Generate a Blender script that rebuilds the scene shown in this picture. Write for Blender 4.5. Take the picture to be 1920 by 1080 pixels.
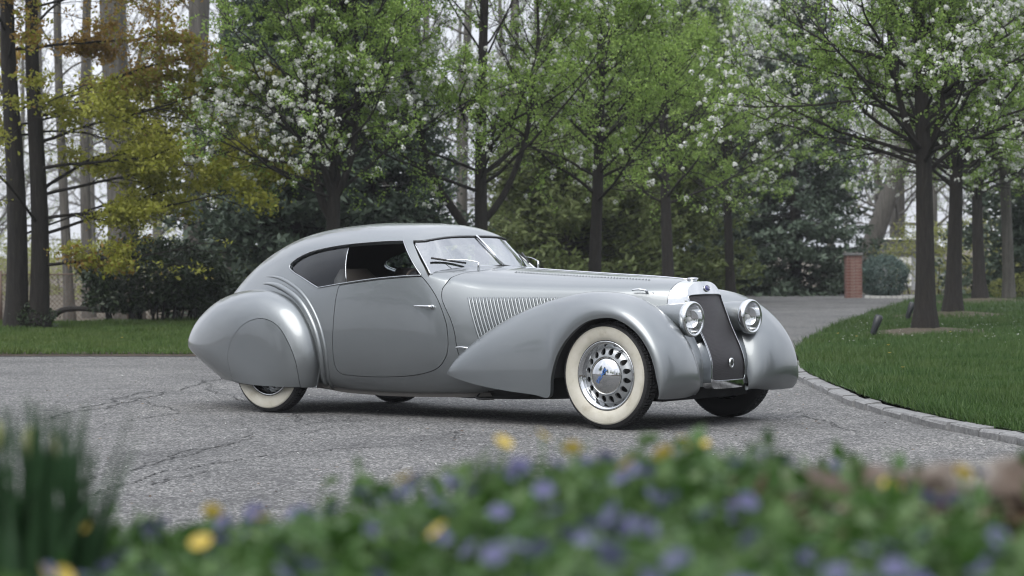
import bpy, bmesh, math, random
import numpy as np
from mathutils import Vector, Matrix
from mathutils.geometry import delaunay_2d_cdt

for o in list(bpy.data.objects): bpy.data.objects.remove(o)
SC = bpy.context.scene
COL = SC.collection
R = math.radians

# ------------------------------------------------------------------ camera
# world frame = the car's frame: x forward, y to the car's left (away from the camera), z up; front axle at x = 0
CAM = np.array([10.0916, -14.2517, 1.2459])
AZ, PITCH, ROLL = 2.2524, -0.0151, -0.0079
cd = bpy.data.cameras.new('camera'); cam = bpy.data.objects.new('camera', cd); COL.objects.link(cam)
fw = Vector((math.cos(AZ)*math.cos(PITCH), math.sin(AZ)*math.cos(PITCH), math.sin(PITCH)))
rt = Vector((math.sin(AZ), -math.cos(AZ), 0)); up = rt.cross(fw)
rt2 = rt*math.cos(ROLL) + up*math.sin(ROLL); up2 = up*math.cos(ROLL) - rt*math.sin(ROLL)
cam.matrix_world = Matrix(((rt2.x, up2.x, -fw.x, CAM[0]), (rt2.y, up2.y, -fw.y, CAM[1]), (rt2.z, up2.z, -fw.z, CAM[2]), (0, 0, 0, 1)))
cd.sensor_width = 36; cd.lens = 85.0; cd.clip_start = .1; cd.clip_end = 2000
cd.dof.use_dof = True; cd.dof.focus_distance = 16.6; cd.dof.aperture_fstop = 4.3
SC.camera = cam

# ------------------------------------------------------------------ light: thin overcast, soft high sun
SUN_EL, SUN_AZ = 52.0, 285.0      # degrees; azimuth of the direction towards the sun, measured from +x to +y
w = bpy.data.worlds.new('World'); SC.world = w; w.use_nodes = True
nt = w.node_tree; nt.nodes.clear()
N = nt.nodes.new; L = nt.links.new
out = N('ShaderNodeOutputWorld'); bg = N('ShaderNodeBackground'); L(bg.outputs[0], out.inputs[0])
sky = N('ShaderNodeTexSky'); sky.sky_type = 'NISHITA'; sky.sun_disc = False
sky.sun_elevation = R(SUN_EL); sky.sun_rotation = R(90-SUN_AZ); sky.air_density = 1.0; sky.dust_density = 3.0; sky.ozone_density = 1.0
hs = N('ShaderNodeHueSaturation'); hs.inputs['Saturation'].default_value = .22; hs.inputs['Value'].default_value = 1.0
L(sky.outputs[0], hs.inputs['Color'])
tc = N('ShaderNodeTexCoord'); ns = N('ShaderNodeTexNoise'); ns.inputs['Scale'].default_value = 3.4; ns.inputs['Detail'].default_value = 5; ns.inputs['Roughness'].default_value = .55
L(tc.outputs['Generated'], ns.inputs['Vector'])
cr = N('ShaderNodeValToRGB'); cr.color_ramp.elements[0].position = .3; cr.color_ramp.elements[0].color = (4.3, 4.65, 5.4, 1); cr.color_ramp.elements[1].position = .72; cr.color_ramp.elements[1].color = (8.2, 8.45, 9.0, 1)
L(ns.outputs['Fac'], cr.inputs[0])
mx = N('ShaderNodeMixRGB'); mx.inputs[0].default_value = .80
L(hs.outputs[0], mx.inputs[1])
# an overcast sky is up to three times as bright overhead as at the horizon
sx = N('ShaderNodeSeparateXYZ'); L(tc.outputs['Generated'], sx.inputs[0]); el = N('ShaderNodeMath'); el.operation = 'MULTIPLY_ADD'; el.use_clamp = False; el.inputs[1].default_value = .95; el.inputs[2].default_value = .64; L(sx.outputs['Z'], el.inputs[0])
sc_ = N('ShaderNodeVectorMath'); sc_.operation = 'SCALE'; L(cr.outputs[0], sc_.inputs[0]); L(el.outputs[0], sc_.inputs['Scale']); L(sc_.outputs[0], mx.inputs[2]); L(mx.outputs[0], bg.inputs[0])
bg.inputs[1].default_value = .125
sd = bpy.data.lights.new('sun', 'SUN'); sun = bpy.data.objects.new('sun', sd); COL.objects.link(sun)
sd.energy = 1.5; sd.angle = R(50); sd.color = (1.0, .97, .92)
sv = Vector((math.cos(R(SUN_EL))*math.cos(R(SUN_AZ)), math.cos(R(SUN_EL))*math.sin(R(SUN_AZ)), math.sin(R(SUN_EL))))
sun.rotation_euler = sv.to_track_quat('Z', 'Y').to_euler()
SC.view_settings.view_transform = 'Standard'; SC.view_settings.look = 'None'; SC.view_settings.exposure = 0.80; SC.view_settings.gamma = 1.0
SC.view_settings.use_curve_mapping = False
SC.render.engine = 'CYCLES'; SC.cycles.use_denoising = True; SC.cycles.max_bounces = 8; SC.cycles.transparent_max_bounces = 16
SC.cycles.sample_clamp_indirect = 8; SC.cycles.filter_width = 1.15

# ------------------------------------------------------------------ helpers
def link(o, parent=None):
    COL.objects.link(o)
    if parent is not None: o.parent = parent
    return o
def tag(o, label=None, cat=None, group=None, kind=None):
    if label: o['label'] = label
    if cat: o['category'] = cat
    if group: o['group'] = group
    if kind: o['kind'] = kind
    return o
def empty(name, loc=(0, 0, 0), label=None, cat=None, group=None):
    o = bpy.data.objects.new(name, None); o.location = loc; COL.objects.link(o); o.empty_display_size = .1
    return tag(o, label, cat, group)
def nmesh(name, V, F, mat, smooth=True):
    me = bpy.data.meshes.new(name)
    V = np.asarray(V, np.float32).reshape(-1, 3)
    if isinstance(F, np.ndarray) and F.ndim == 2:
        k = F.shape[1]; n = len(F)
        me.vertices.add(len(V)); me.vertices.foreach_set('co', V.ravel())
        me.loops.add(n*k); me.loops.foreach_set('vertex_index', F.astype(np.int32).ravel())
        me.polygons.add(n); me.polygons.foreach_set('loop_start', np.arange(0, n*k, k, dtype=np.int32))
        me.update(calc_edges=True)
    else:
        me.from_pydata([tuple(map(float, v)) for v in V], [], [tuple(int(i) for i in f) for f in F]); me.update()
    if smooth: me.polygons.foreach_set('use_smooth', np.ones(len(me.polygons), bool))
    for m in (mat if isinstance(mat, (list, tuple)) else [mat]): me.materials.append(m)
    return me
def nobj(name, V, F, mat, parent=None, smooth=True):
    return link(bpy.data.objects.new(name, nmesh(name, V, F, mat, smooth)), parent)
class MB:
    """collects pieces, builds ONE mesh object"""
    def __init__(s): s.V = []; s.F = []; s.n = 0
    def add(s, V, F):
        V = np.asarray(V, float).reshape(-1, 3); s.V.append(V); s.F += [tuple(int(i)+s.n for i in f) for f in F]; s.n += len(V); return s
    def box(s, c, d, rot=None):
        v = np.array([[x, y, z] for x in (-.5, .5) for y in (-.5, .5) for z in (-.5, .5)])*np.array(d)
        if rot is not None: v = v@np.array(rot).T
        return s.add(v+np.array(c), [(0, 1, 3, 2), (4, 6, 7, 5), (0, 4, 5, 1), (2, 3, 7, 6), (0, 2, 6, 4), (1, 5, 7, 3)])
    def tube(s, P, r, n=8, closed=False, cap=True):
        V, F = tube(P, r, n, closed, cap); return s.add(V, F)
    def lathe(s, prof, n=48, axis='y', c=(0, 0, 0), cap=False):
        V, F = lathe(prof, n, axis); return s.add(V+np.array(c), F)
    def build(s, name, mat, parent=None, smooth=True):
        V = np.concatenate(s.V); return nobj(name, V, s.F, mat, parent, smooth)
def tube(P, r, n=8, closed=False, cap=True):
    P = np.asarray(P, float); m = len(P); r = np.broadcast_to(np.asarray(r, float), (m,))
    T = np.gradient(P, axis=0)
    if closed: T = np.roll(P, -1, 0)-np.roll(P, 1, 0)
    T /= np.linalg.norm(T, axis=1)[:, None]+1e-12
    a = np.array([0, 0, 1.]) if abs(T[0, 2]) < .9 else np.array([1., 0, 0])
    u = np.cross(T[0], a); u /= np.linalg.norm(u); V = []
    for i in range(m):
        u = u-T[i]*(u@T[i]); u /= np.linalg.norm(u)+1e-12; v = np.cross(T[i], u)
        t = np.arange(n)/n*2*np.pi
        V.append(P[i]+r[i]*(np.cos(t)[:, None]*u+np.sin(t)[:, None]*v))
    V = np.concatenate(V); F = []
    for i in range(m if closed else m-1):
        j = (i+1) % m
        for k in range(n):
            l = (k+1) % n; F.append((i*n+k, i*n+l, j*n+l, j*n+k))
    if cap and not closed: F += [tuple(range(n-1, -1, -1)), tuple((m-1)*n+k for k in range(n))]
    return V, F
def lathe(prof, n=48, axis='y'):
    """profile of (radius, height along axis)"""
    prof = np.asarray(prof, float); t = np.arange(n)/n*2*np.pi
    V = []
    for r, h in prof:
        c, s = r*np.cos(t), r*np.sin(t); hh = np.full(n, h)
        V.append(np.stack({'y': (c, hh, s), 'x': (hh, c, s), 'z': (c, s, hh)}[axis], 1))
    m = len(prof); F = []
    for i in range(m-1):
        for k in range(n):
            l = (k+1) % n; f = (i*n+k, (i+1)*n+k, (i+1)*n+l, i*n+l)
            F.append(f if axis != 'y' else f[::-1])
    return np.concatenate(V), F
def spl(P, n=8, closed=False):
    """Catmull-Rom through points, n steps a segment"""
    P = np.asarray(P, float); m = len(P); o = []
    for i in range(m if closed else m-1):
        if closed: a, b, c, d = P[i-1], P[i], P[(i+1) % m], P[(i+2) % m]
        else: a, b, c, d = P[max(i-1, 0)], P[i], P[i+1], P[min(i+2, m-1)]
        for k in range(n):
            t = k/n; o.append(.5*((2*b)+(c-a)*t+(2*a-5*b+4*c-d)*t*t+(3*b-a-3*c+d)*t**3))
    if not closed: o.append(P[-1])
    return np.array(o)
def resample(P, step, closed=True):
    P = np.asarray(P, float); Q = np.vstack([P, P[:1]]) if closed else P
    s = np.concatenate([[0], np.cumsum(np.linalg.norm(np.diff(Q, axis=0), axis=1))]); n = max(3, int(round(s[-1]/step)))
    t = np.linspace(0, s[-1], n+1)
    o = np.stack([np.interp(t, s, Q[:, k]) for k in range(Q.shape[1])], 1)
    return o[:-1] if closed else o
def inpoly(P, poly):
    x, y = P[:, 0], P[:, 1]; c = np.zeros(len(P), bool); n = len(poly)
    for i in range(n):
        x0, y0 = poly[i]; x1, y1 = poly[i-1]
        if y0 == y1: continue
        m = ((y0 > y) != (y1 > y)) & (x < (x1-x0)*(y-y0)/(y1-y0)+x0); c ^= m
    return c
def area2(P): x, y = P[:, 0], P[:, 1]; return .5*np.sum(x*np.roll(y, -1)-y*np.roll(x, -1))
def inset(P, g):
    P = np.asarray(P, float)
    if area2(P) < 0: P = P[::-1]
    a = P-np.roll(P, 1, 0); b = np.roll(P, -1, 0)-P
    a /= np.linalg.norm(a, axis=1)[:, None]+1e-12; b /= np.linalg.norm(b, axis=1)[:, None]+1e-12
    n = np.stack([-(a+b)[:, 1], (a+b)[:, 0]], 1); n /= np.linalg.norm(n, axis=1)[:, None]+1e-12
    return P+n*g
def cdt(outer, holes, step):
    """triangulate a 2-D region with even interior points -> (points, tris, boundary loops)"""
    loops = [np.asarray(outer, float)]+[np.asarray(h, float) for h in holes]
    pts = []; edges = []; bl = []; k = 0
    for l in loops:
        pts.append(l); n = len(l); edges += [(k+i, k+(i+1) % n) for i in range(n)]; bl.append(list(range(k, k+n))); k += n
    B = np.concatenate(pts); lo, hi = loops[0].min(0), loops[0].max(0)
    gx, gy = np.meshgrid(np.arange(lo[0], hi[0], step), np.arange(lo[1], hi[1], step*.9))
    gx[1::2] += step*.5; G = np.stack([gx.ravel(), gy.ravel()], 1)
    ok = inpoly(G, loops[0])
    for h in loops[1:]: ok &= ~inpoly(G, h)
    G = G[ok]
    if len(G):
        dmin = np.full(len(G), 9.)
        for i in range(0, len(B), 200): dmin = np.minimum(dmin, np.linalg.norm(G[:, None]-B[None, i:i+200], axis=2).min(1))
        G = G[dmin > step*.55]
    A = np.concatenate([B, G])
    v, e, f, _, _, _ = delaunay_2d_cdt([Vector(p) for p in A], edges, [], 0, 1e-7)
    v = np.array([tuple(p) for p in v]); f = np.array([t for t in f if len(t) == 3])
    c = v[f].mean(1); ok = inpoly(c, loops[0])
    for h in loops[1:]: ok &= ~inpoly(c, h)
    f = f[ok]
    return v, f, bl
def panel(name, outer, holes, fn, mat, parent=None, step=.035, off=0., flange=.018, side=-1, flip=False, hflange=True):
    """sheet-metal panel: 2-D region lifted by fn(uv) -> xyz (half-width y > 0), edges turned inward"""
    v, f, bl = cdt(outer, holes, step)
    def lift(uv, o):
        e = 1e-3; P = fn(uv); a = fn(uv+[e, 0])-fn(uv-[e, 0]); b = fn(uv+[0, e])-fn(uv-[0, e])
        n = np.cross(b, a); n /= np.linalg.norm(n, axis=1)[:, None]+1e-12
        s = np.sign(n[:, 1:2]*1.0+1e-9+n[:, 2:3]*.6); n *= s
        return P+n*o, n
    P, n = lift(v, off)
    V = [P]; F = [tuple(t) for t in f]; k = len(P)
    q = P[f]; nn = np.cross(q[:, 1]-q[:, 0], q[:, 2]-q[:, 0]).sum(0)
    if np.sum(np.cross(q[:, 1]-q[:, 0], q[:, 2]-q[:, 0])*n[f[:, 0]]) < 0: F = [t[::-1] for t in F]
    if flange:
        for li, l in enumerate(bl):
            if li and not hflange: continue
            m = len(l); top = P[l]; low = top-n[l]*flange
            V += [top, low]
            F += [(k+i, k+(i+1) % m, k+m+(i+1) % m, k+m+i) for i in range(m)]; k += 2*m
    V = np.concatenate(V)
    if side < 0: V = V*[1, -1, 1]; F = [t[::-1] for t in F]
    if flip: F = [t[::-1] for t in F]
    return nobj(name, V, F, mat, parent)
# ------------------------------------------------------------------ materials
M = {}
def mat(name, col=(.5, .5, .5), rough=.5, metal=0., spec=.5, coat=0., coat_r=.03, emit=None):
    m = bpy.data.materials.new(name); m.use_nodes = True; b = m.node_tree.nodes['Principled BSDF']
    b.inputs['Base Color'].default_value = (*col, 1); b.inputs['Roughness'].default_value = rough; b.inputs['Metallic'].default_value = metal
    b.inputs['Specular IOR Level'].default_value = spec; b.inputs['Coat Weight'].default_value = coat; b.inputs['Coat Roughness'].default_value = coat_r
    M[name] = m; return m
def nodes(m): return m.node_tree, m.node_tree.nodes['Principled BSDF'], m.node_tree.nodes.new, m.node_tree.links.new
def noise(m, scale, detail=4, rough=.55, coord='Object', dist=0., stretch=None):
    t, b, n, l = nodes(m); c = n('ShaderNodeTexCoord'); x = n('ShaderNodeTexNoise')
    x.inputs['Scale'].default_value = scale; x.inputs['Detail'].default_value = detail; x.inputs['Roughness'].default_value = rough; x.inputs['Distortion'].default_value = dist
    if stretch:
        mp = n('ShaderNodeMapping'); mp.inputs['Scale'].default_value = stretch; l(c.outputs[coord], mp.inputs[0]); l(mp.outputs[0], x.inputs['Vector'])
    else: l(c.outputs[coord], x.inputs['Vector'])
    return x
def ramp(m, src, stops):
    t, b, n, l = nodes(m); r = n('ShaderNodeValToRGB'); e = r.color_ramp.elements
    while len(e) < len(stops): e.new(.5)
    for k, (p, c) in enumerate(stops): e[k].position = p; e[k].color = (*c, 1)
    l(src, r.inputs[0]); return r
def mixc(m, a, b_, fac, mode='MIX'):
    t, b, n, l = nodes(m); x = n('ShaderNodeMixRGB'); x.blend_type = mode
    for i, v in ((1, a), (2, b_)):
        if isinstance(v, tuple): x.inputs[i].default_value = (*v, 1)
        else: l(v, x.inputs[i])
    if isinstance(fac, (int, float)): x.inputs[0].default_value = fac
    else: l(fac, x.inputs[0])
    return x.outputs[0]
def bump(m, h, strength=.3, dist=.01):
    t, b, n, l = nodes(m); x = n('ShaderNodeBump'); x.inputs['Strength'].default_value = strength; x.inputs['Distance'].default_value = dist
    l(h, x.inputs['Height']); l(x.outputs[0], b.inputs['Normal']); return x
def setc(m, o): m.node_tree.links.new(o, m.node_tree.nodes['Principled BSDF'].inputs['Base Color'])

# silver-grey lacquer
m = mat('paint', (.27, .29, .30), .37, .86, .5, .8, .03)
x = noise(m, 1.1, 3); setc(m, ramp(m, x.outputs[0], [(.35, (.190, .205, .212)), (.65, (.208, .222, .228))]).outputs[0])
x2 = noise(m, 900, 2); r_ = ramp(m, x2.outputs[0], [(.3, (.35, .35, .35)), (.7, (.42, .42, .42))]); m.node_tree.links.new(r_.outputs[0], nodes(m)[1].inputs['Roughness'])
mat('wheel_paint', (.36, .375, .385), .35, .7, .5, .4)
m = mat('chrome', (.60, .61, .62), .05, 1.0)
m = mat('chrome_dull', (.38, .39, .40), .15, 1.0)
m = mat('rubber', (.018, .018, .019), .75)
x = noise(m, 60, 4); bump(m, x.outputs[0], .15, .002)
m = mat('whitewall', (.70, .665, .57), .6)
x = noise(m, 9, 5, .65); setc(m, ramp(m, x.outputs[0], [(.28, (.34, .315, .255)), (.45, (.44, .42, .355)), (.8, (.51, .49, .44))]).outputs[0])
mat('black', (.012, .012, .012), .6)
m = mat('underside', (.010, .010, .011), .9); x = noise(m, 12, 4); bump(m, x.outputs[0], .3, .01)
mat('leather', (.07, .06, .052), .55)
mat('lining', (.09, .085, .08), .9)
mat('wood_dash', (.10, .05, .025), .35, 0, .5, .5)
mat('badge_blue', (.03, .03, .12), .25, 0, .5, .6)
mat('letter_blue', (.03, .13, .42), .4)
mat('white_enamel', (.75, .75, .75), .3)
def glass(name, tint=(.93, .96, .95), ior_f=.10, gl=.02):
    m = bpy.data.materials.new(name); m.use_nodes = True; t = m.node_tree; t.nodes.clear(); n = t.nodes.new; l = t.links.new
    o = n('ShaderNodeOutputMaterial'); tr = n('ShaderNodeBsdfTransparent'); tr.inputs[0].default_value = (*tint, 1)
    g = n('ShaderNodeBsdfGlossy'); g.inputs['Roughness'].default_value = gl; g.inputs[0].default_value = (.95, .97, 1, 1)
    fr = n('ShaderNodeLayerWeight'); fr.inputs[0].default_value = .5; pw = n('ShaderNodeMath'); pw.operation = 'POWER'; pw.inputs[1].default_value = 4; l(fr.outputs['Facing'], pw.inputs[0])
    mu = n('ShaderNodeMath'); mu.operation = 'MULTIPLY_ADD'; mu.inputs[1].default_value = .9; mu.inputs[2].default_value = ior_f; mu.use_clamp = True
    l(pw.outputs[0], mu.inputs[0]); mi = n('ShaderNodeMixShader'); l(mu.outputs[0], mi.inputs[0]); l(tr.outputs[0], mi.inputs[1]); l(g.outputs[0], mi.inputs[2]); l(mi.outputs[0], o.inputs[0])
    M[name] = m; return m
glass('glass', (.62, .66, .68), .03); glass('windscreen_glass', (.62, .65, .65), .31, .03); glass('lamp_glass', (.97, .97, .96), .05)
# radiator mesh: fine diagonal wire weave
m = mat('grille_mesh', (.06, .058, .06), .42, .6)
t, b, n, l = nodes(m); c = n('ShaderNodeTexCoord')
ws = []
for a in (45, -45):
    mp = n('ShaderNodeMapping'); mp.inputs['Rotation'].default_value = (R(a), 0, 0); l(c.outputs['Object'], mp.inputs[0])
    wv = n('ShaderNodeTexWave'); wv.bands_direction = 'Y'; wv.inputs['Scale'].default_value = 38; l(mp.outputs[0], wv.inputs[0]); ws.append(wv)
mxn = n('ShaderNodeMath'); mxn.operation = 'MULTIPLY'; l(ws[0].outputs['Fac'], mxn.inputs[0]); l(ws[1].outputs['Fac'], mxn.inputs[1])
r_ = ramp(m, mxn.outputs[0], [(.1, (.062, .058, .062)), (.6, (.008, .008, .008))]); setc(m, r_.outputs[0]); bump(m, mxn.outputs[0], .6, -.004)

# asphalt with pale aggregate and cracks
m = mat('asphalt', (.2, .2, .2), .85, 0, .3)
t, b, n, l = nodes(m)
agg = n('ShaderNodeTexVoronoi'); agg.inputs['Scale'].default_value = 75; c = n('ShaderNodeTexCoord'); l(c.outputs['Object'], agg.inputs['Vector'])
sepc = n('ShaderNodeSeparateColor'); l(agg.outputs['Color'], sepc.inputs[0])
grain = ramp(m, sepc.outputs[0], [(0, (.022, .022, .022)), (.35, (.082, .082, .082)), (.8, (.152, .150, .148)), (1, (.34, .335, .322))])
big = noise(m, .55, 6, .6); tone = ramp(m, big.outputs[0], [(.3, (.60, .60, .61)), (.5, (.96, .96, .96)), (.72, (1.16, 1.15, 1.13))])
col = mixc(m, grain.outputs[0], tone.outputs[0], 1.0, 'MULTIPLY')
fine = noise(m, 9, 5, .7); tone2 = ramp(m, fine.outputs[0], [(.25, (.8, .8, .8)), (.6, (1.05, 1.05, 1.05))]); col = mixc(m, col, tone2.outputs[0], 1.0, 'MULTIPLY')
wob = noise(m, 3.0, 6, .65); sub = n('ShaderNodeVectorMath'); sub.operation = 'SCALE'; sub.inputs['Scale'].default_value = .55; l(wob.outputs['Color'], sub.inputs[0])
addv = n('ShaderNodeVectorMath'); l(c.outputs['Object'], addv.inputs[0]); l(sub.outputs[0], addv.inputs[1])
crk = []
for sc_, st, w0 in ((.62, (1.0, 1.7, 1), .011), (1.7, (.8, 1.6, 1), .016)):
    mp = n('ShaderNodeMapping'); mp.inputs['Rotation'].default_value = (0, 0, R(40)); mp.inputs['Scale'].default_value = st; l(addv.outputs[0], mp.inputs[0])
    vo = n('ShaderNodeTexVoronoi'); vo.feature = 'DISTANCE_TO_EDGE'; vo.inputs['Scale'].default_value = sc_; l(mp.outputs[0], vo.inputs['Vector'])
    rr_ = ramp(m, vo.outputs['Distance'], [(0, (1, 1, 1)), (w0, (0, 0, 0))]); crk.append(rr_.outputs[0])
msk = noise(m, .28, 3); mk = ramp(m, msk.outputs[0], [(.47, (0, 0, 0)), (.58, (1, 1, 1))])
k2 = mixc(m, crk[1], mk.outputs[0], 1.0, 'MULTIPLY')
msk0 = noise(m, .4, 3); mk0 = ramp(m, msk0.outputs[0], [(.42, (0, 0, 0)), (.52, (.9, .9, .9))]); k1 = mixc(m, crk[0], mk0.outputs[0], 1.0, 'MULTIPLY')
ck = mixc(m, k1, k2, 1.0, 'LIGHTEN')
col = mixc(m, col, (.045, .045, .047), ck); setc(m, col)
hh = mixc(m, sepc.outputs[1], (0, 0, 0), ck); bump(m, hh, .55, .006)

m = mat('soil', (.05, .035, .024), .95); x = noise(m, 7, 6, .7); setc(m, ramp(m, x.outputs[0], [(.3, (.02, .014, .010)), (.6, (.055, .04, .028)), (.8, (.09, .07, .05))]).outputs[0]); bump(m, x.outputs[0], .8, .05)
m = mat('leaf_litter', (.10, .08, .055), .95); x = noise(m, 14, 6, .75); setc(m, ramp(m, x.outputs[0], [(.3, (.03, .026, .018)), (.55, (.085, .068, .045)), (.8, (.17, .14, .10))]).outputs[0]); bump(m, x.outputs[0], .8, .05)
m = mat('turf', (.05, .09, .02), .9); x = noise(m, 1.3, 5, .65); y = noise(m, 40, 4, .7)
setc(m, mixc(m, ramp(m, x.outputs[0], [(.3, (.018, .040, .008)), (.7, (.032, .064, .013))]).outputs[0], ramp(m, y.outputs[0], [(.3, (.5, .5, .5)), (.7, (1.2, 1.2, 1.1))]).outputs[0], 1.0, 'MULTIPLY')); bump(m, y.outputs[0], .8, .04)
m = mat('granite', (.25, .25, .25), .85); x = noise(m, 25, 6, .7); setc(m, ramp(m, x.outputs[0], [(.3, (.09, .091, .093)), (.6, (.20, .20, .20)), (.8, (.29, .29, .285))]).outputs[0]); bump(m, x.outputs[0], .5, .01)
m = mat('bark', (.035, .03, .026), .95); x = noise(m, 26, 6, .75, stretch=(1, 1, .16)); setc(m, ramp(m, x.outputs[0], [(.3, (.007, .006, .005)), (.55, (.020, .017, .014)), (.8, (.045, .039, .034))]).outputs[0]); bump(m, x.outputs[0], 1.0, .04)
m = mat('bark_grey', (.10, .095, .085), .95); x = noise(m, 20, 6, .75, stretch=(1, 1, .10)); setc(m, ramp(m, x.outputs[0], [(.3, (.045, .042, .037)), (.55, (.105, .098, .086)), (.8, (.17, .16, .145))]).outputs[0]); bump(m, x.outputs[0], 1.0, .05)
m = mat('brick', (.25, .09, .06), .9); x = noise(m, 5, 5, .7); setc(m, ramp(m, x.outputs[0], [(.3, (.11, .055, .045)), (.5, (.20, .10, .082)), (.75, (.30, .22, .19))]).outputs[0]); y = noise(m, 60, 4); bump(m, y.outputs[0], .4, .01)
mat('mortar', (.30, .28, .26), .95)
def leafmat(name, c0, c1, c2, rough=.5, trans=.35, per='Random Per Island', patch=None):
    """colour varies from leaf to leaf; some light passes through the blade"""
    m = bpy.data.materials.new(name); m.use_nodes = True; t = m.node_tree; t.nodes.clear(); n = t.nodes.new; l = t.links.new
    o = n('ShaderNodeOutputMaterial'); g = n('ShaderNodeNewGeometry'); r = n('ShaderNodeValToRGB'); e = r.color_ramp.elements
    e[0].position = .1; e[0].color = (*c0, 1); e[1].position = .95; e[1].color = (*c2, 1); k = e.new(.5); k.color = (*c1, 1)
    l(g.outputs[per], r.inputs[0]); src = r.outputs[0]
    if patch:
        tc = n('ShaderNodeTexCoord'); nz = n('ShaderNodeTexNoise'); nz.inputs['Scale'].default_value = .9; nz.inputs['Detail'].default_value = 5; nz.inputs['Roughness'].default_value = .6; l(tc.outputs['Object'], nz.inputs['Vector'])
        rp_ = n('ShaderNodeValToRGB'); rp_.color_ramp.elements[0].position = .42; rp_.color_ramp.elements[0].color = (0, 0, 0, 1); rp_.color_ramp.elements[1].position = .68; rp_.color_ramp.elements[1].color = (.75, .75, .75, 1); l(nz.outputs['Fac'], rp_.inputs[0])
        mx_ = n('ShaderNodeMixRGB'); mx_.inputs[2].default_value = (*patch, 1); l(rp_.outputs[0], mx_.inputs[0]); l(src, mx_.inputs[1]); src = mx_.outputs[0]
    p = n('ShaderNodeBsdfPrincipled'); p.inputs['Roughness'].default_value = rough; p.inputs['Specular IOR Level'].default_value = .3; l(src, p.inputs['Base Color'])
    tl = n('ShaderNodeBsdfTranslucent'); l(src, tl.inputs[0]); mi = n('ShaderNodeMixShader'); mi.inputs[0].default_value = trans
    l(p.outputs[0], mi.inputs[1]); l(tl.outputs[0], mi.inputs[2]); l(mi.outputs[0], o.inputs[0]); M[name] = m; return m
leafmat('leaf_pear', (0.161, 0.259, 0.056), (0.241, 0.365, 0.080), (0.327, 0.445, 0.117), trans=.5)
leafmat('leaf_pear_dark', (0.136, 0.225, 0.052), (0.204, 0.311, 0.071), (0.278, 0.392, 0.103), trans=.5)
leafmat('leaf_maple', (0.253, 0.268, 0.038), (0.328, 0.343, 0.052), (0.374, 0.364, 0.086), trans=.5)
leafmat('leaf_maple_orange', (.28, .17, .045), (.34, .22, .055), (.37, .27, .07), trans=.5)
leafmat('leaf_spring', (0.187, 0.209, 0.055), (0.253, 0.270, 0.077), (0.319, 0.330, 0.121), trans=.5)
leafmat('needle', (0.037, 0.057, 0.037), (0.065, 0.094, 0.062), (0.112, 0.147, 0.106), .6, .2)
leafmat('needle_green', (0.081, 0.109, 0.034), (0.127, 0.161, 0.052), (0.172, 0.207, 0.081), .6, .35)
leafmat('needle_blue', (.06, .10, .085), (.095, .145, .13), (.14, .19, .17), .6, .1)
leafmat('leaf_laurel', (0.018, 0.031, 0.014), (0.034, 0.055, 0.025), (0.065, 0.088, 0.046), .38, .1)
leafmat('petal_white', (.48, .49, .45), (.60, .61, .57), (.70, .71, .67), .6, .4)
leafmat('grass', (0.030, 0.067, 0.015), (0.046, 0.096, 0.023), (0.077, 0.130, 0.040), .6, .35, patch=(0.074, 0.110, 0.030))
leafmat('grass_left', (0.041, 0.079, 0.016), (0.063, 0.115, 0.023), (0.104, 0.154, 0.044), .6, .35, patch=(0.096, 0.129, 0.035))
leafmat('periwinkle_leaf', (0.031, 0.079, 0.015), (0.058, 0.123, 0.028), (0.110, 0.178, 0.066), .4, .35)
leafmat('petal_violet', (0.067, 0.067, 0.145), (0.095, 0.095, 0.190), (0.138, 0.138, 0.240), .6, .3)
leafmat('petal_yellow', (.40, .28, .03), (.52, .38, .06), (.56, .44, .12), .6, .3)
leafmat('daffodil_leaf', (.012, .035, .016), (.022, .055, .022), (.035, .075, .03), .5, .2)
leafmat('bud_pale', (.22, .27, .09), (.32, .34, .15), (.40, .40, .22), .6, .3)
leafmat('dead_leaf', (.06, .035, .02), (.11, .07, .045), (.2, .16, .12), .8, .1)
# ------------------------------------------------------------------ the ground
# survey frame: d metres along the view from the tripod, r metres to the right of it
FD = np.array([math.cos(AZ), math.sin(AZ)]); RD = np.array([math.sin(AZ), -math.cos(AZ)])
def loc(d, r, z=0.):
    d = np.asarray(d, float); r = np.asarray(r, float)
    return np.stack([CAM[0]+d*FD[0]+r*RD[0], CAM[1]+d*FD[1]+r*RD[1], np.zeros_like(d)+z], -1)
def flat(name, dr, z, mat, step=4., kind='structure', hf=None):
    dr = resample(np.array(dr, float), step*.5); v, f, _ = cdt(dr, [], step)
    zz = hf(v) if hf else z
    P = loc(v[:, 0], v[:, 1], zz); q = P[f]; f = np.where((np.cross(q[:, 1]-q[:, 0], q[:, 2]-q[:, 0])[:, 2] > 0)[:, None], f, f[:, ::-1])
    return tag(nobj(name, P, f, mat), kind=kind)
tag(nobj('ground', [tuple(loc(*p, -.06)) for p in ((-400, -900), (-400, 900), (1400, 900), (1400, -900))], [(3, 2, 1, 0)], M['leaf_litter']), kind='structure')
LEFT_EDGE = [(33, -30), (30.9, -12), (29.9, -6.34), (29.69, -5.18), (29.48, -4.04), (29.3, -2.5), (29.8, -.5), (32, 1.0), (38, 1.9), (48, 3.0), (60, 5.0), (69.6, 7.22)]
KERB = [(8, 3.0), (11, 3.28), (13.2, 3.3), (14.61, 3.22), (15.47, 3.2), (16.26, 3.01), (17.4, 2.84), (19.1, 2.69), (21.06, 2.69), (22.79, 2.71), (24.07, 2.75), (26.2, 2.98)]
RIGHT_EDGE = [(26.2, 2.98), (28.57, 3.34), (31.24, 3.79), (36.87, 4.88), (45.63, 6.84), (54.18, 8.84), (60.92, 10.75), (64, 12.5)]
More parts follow.
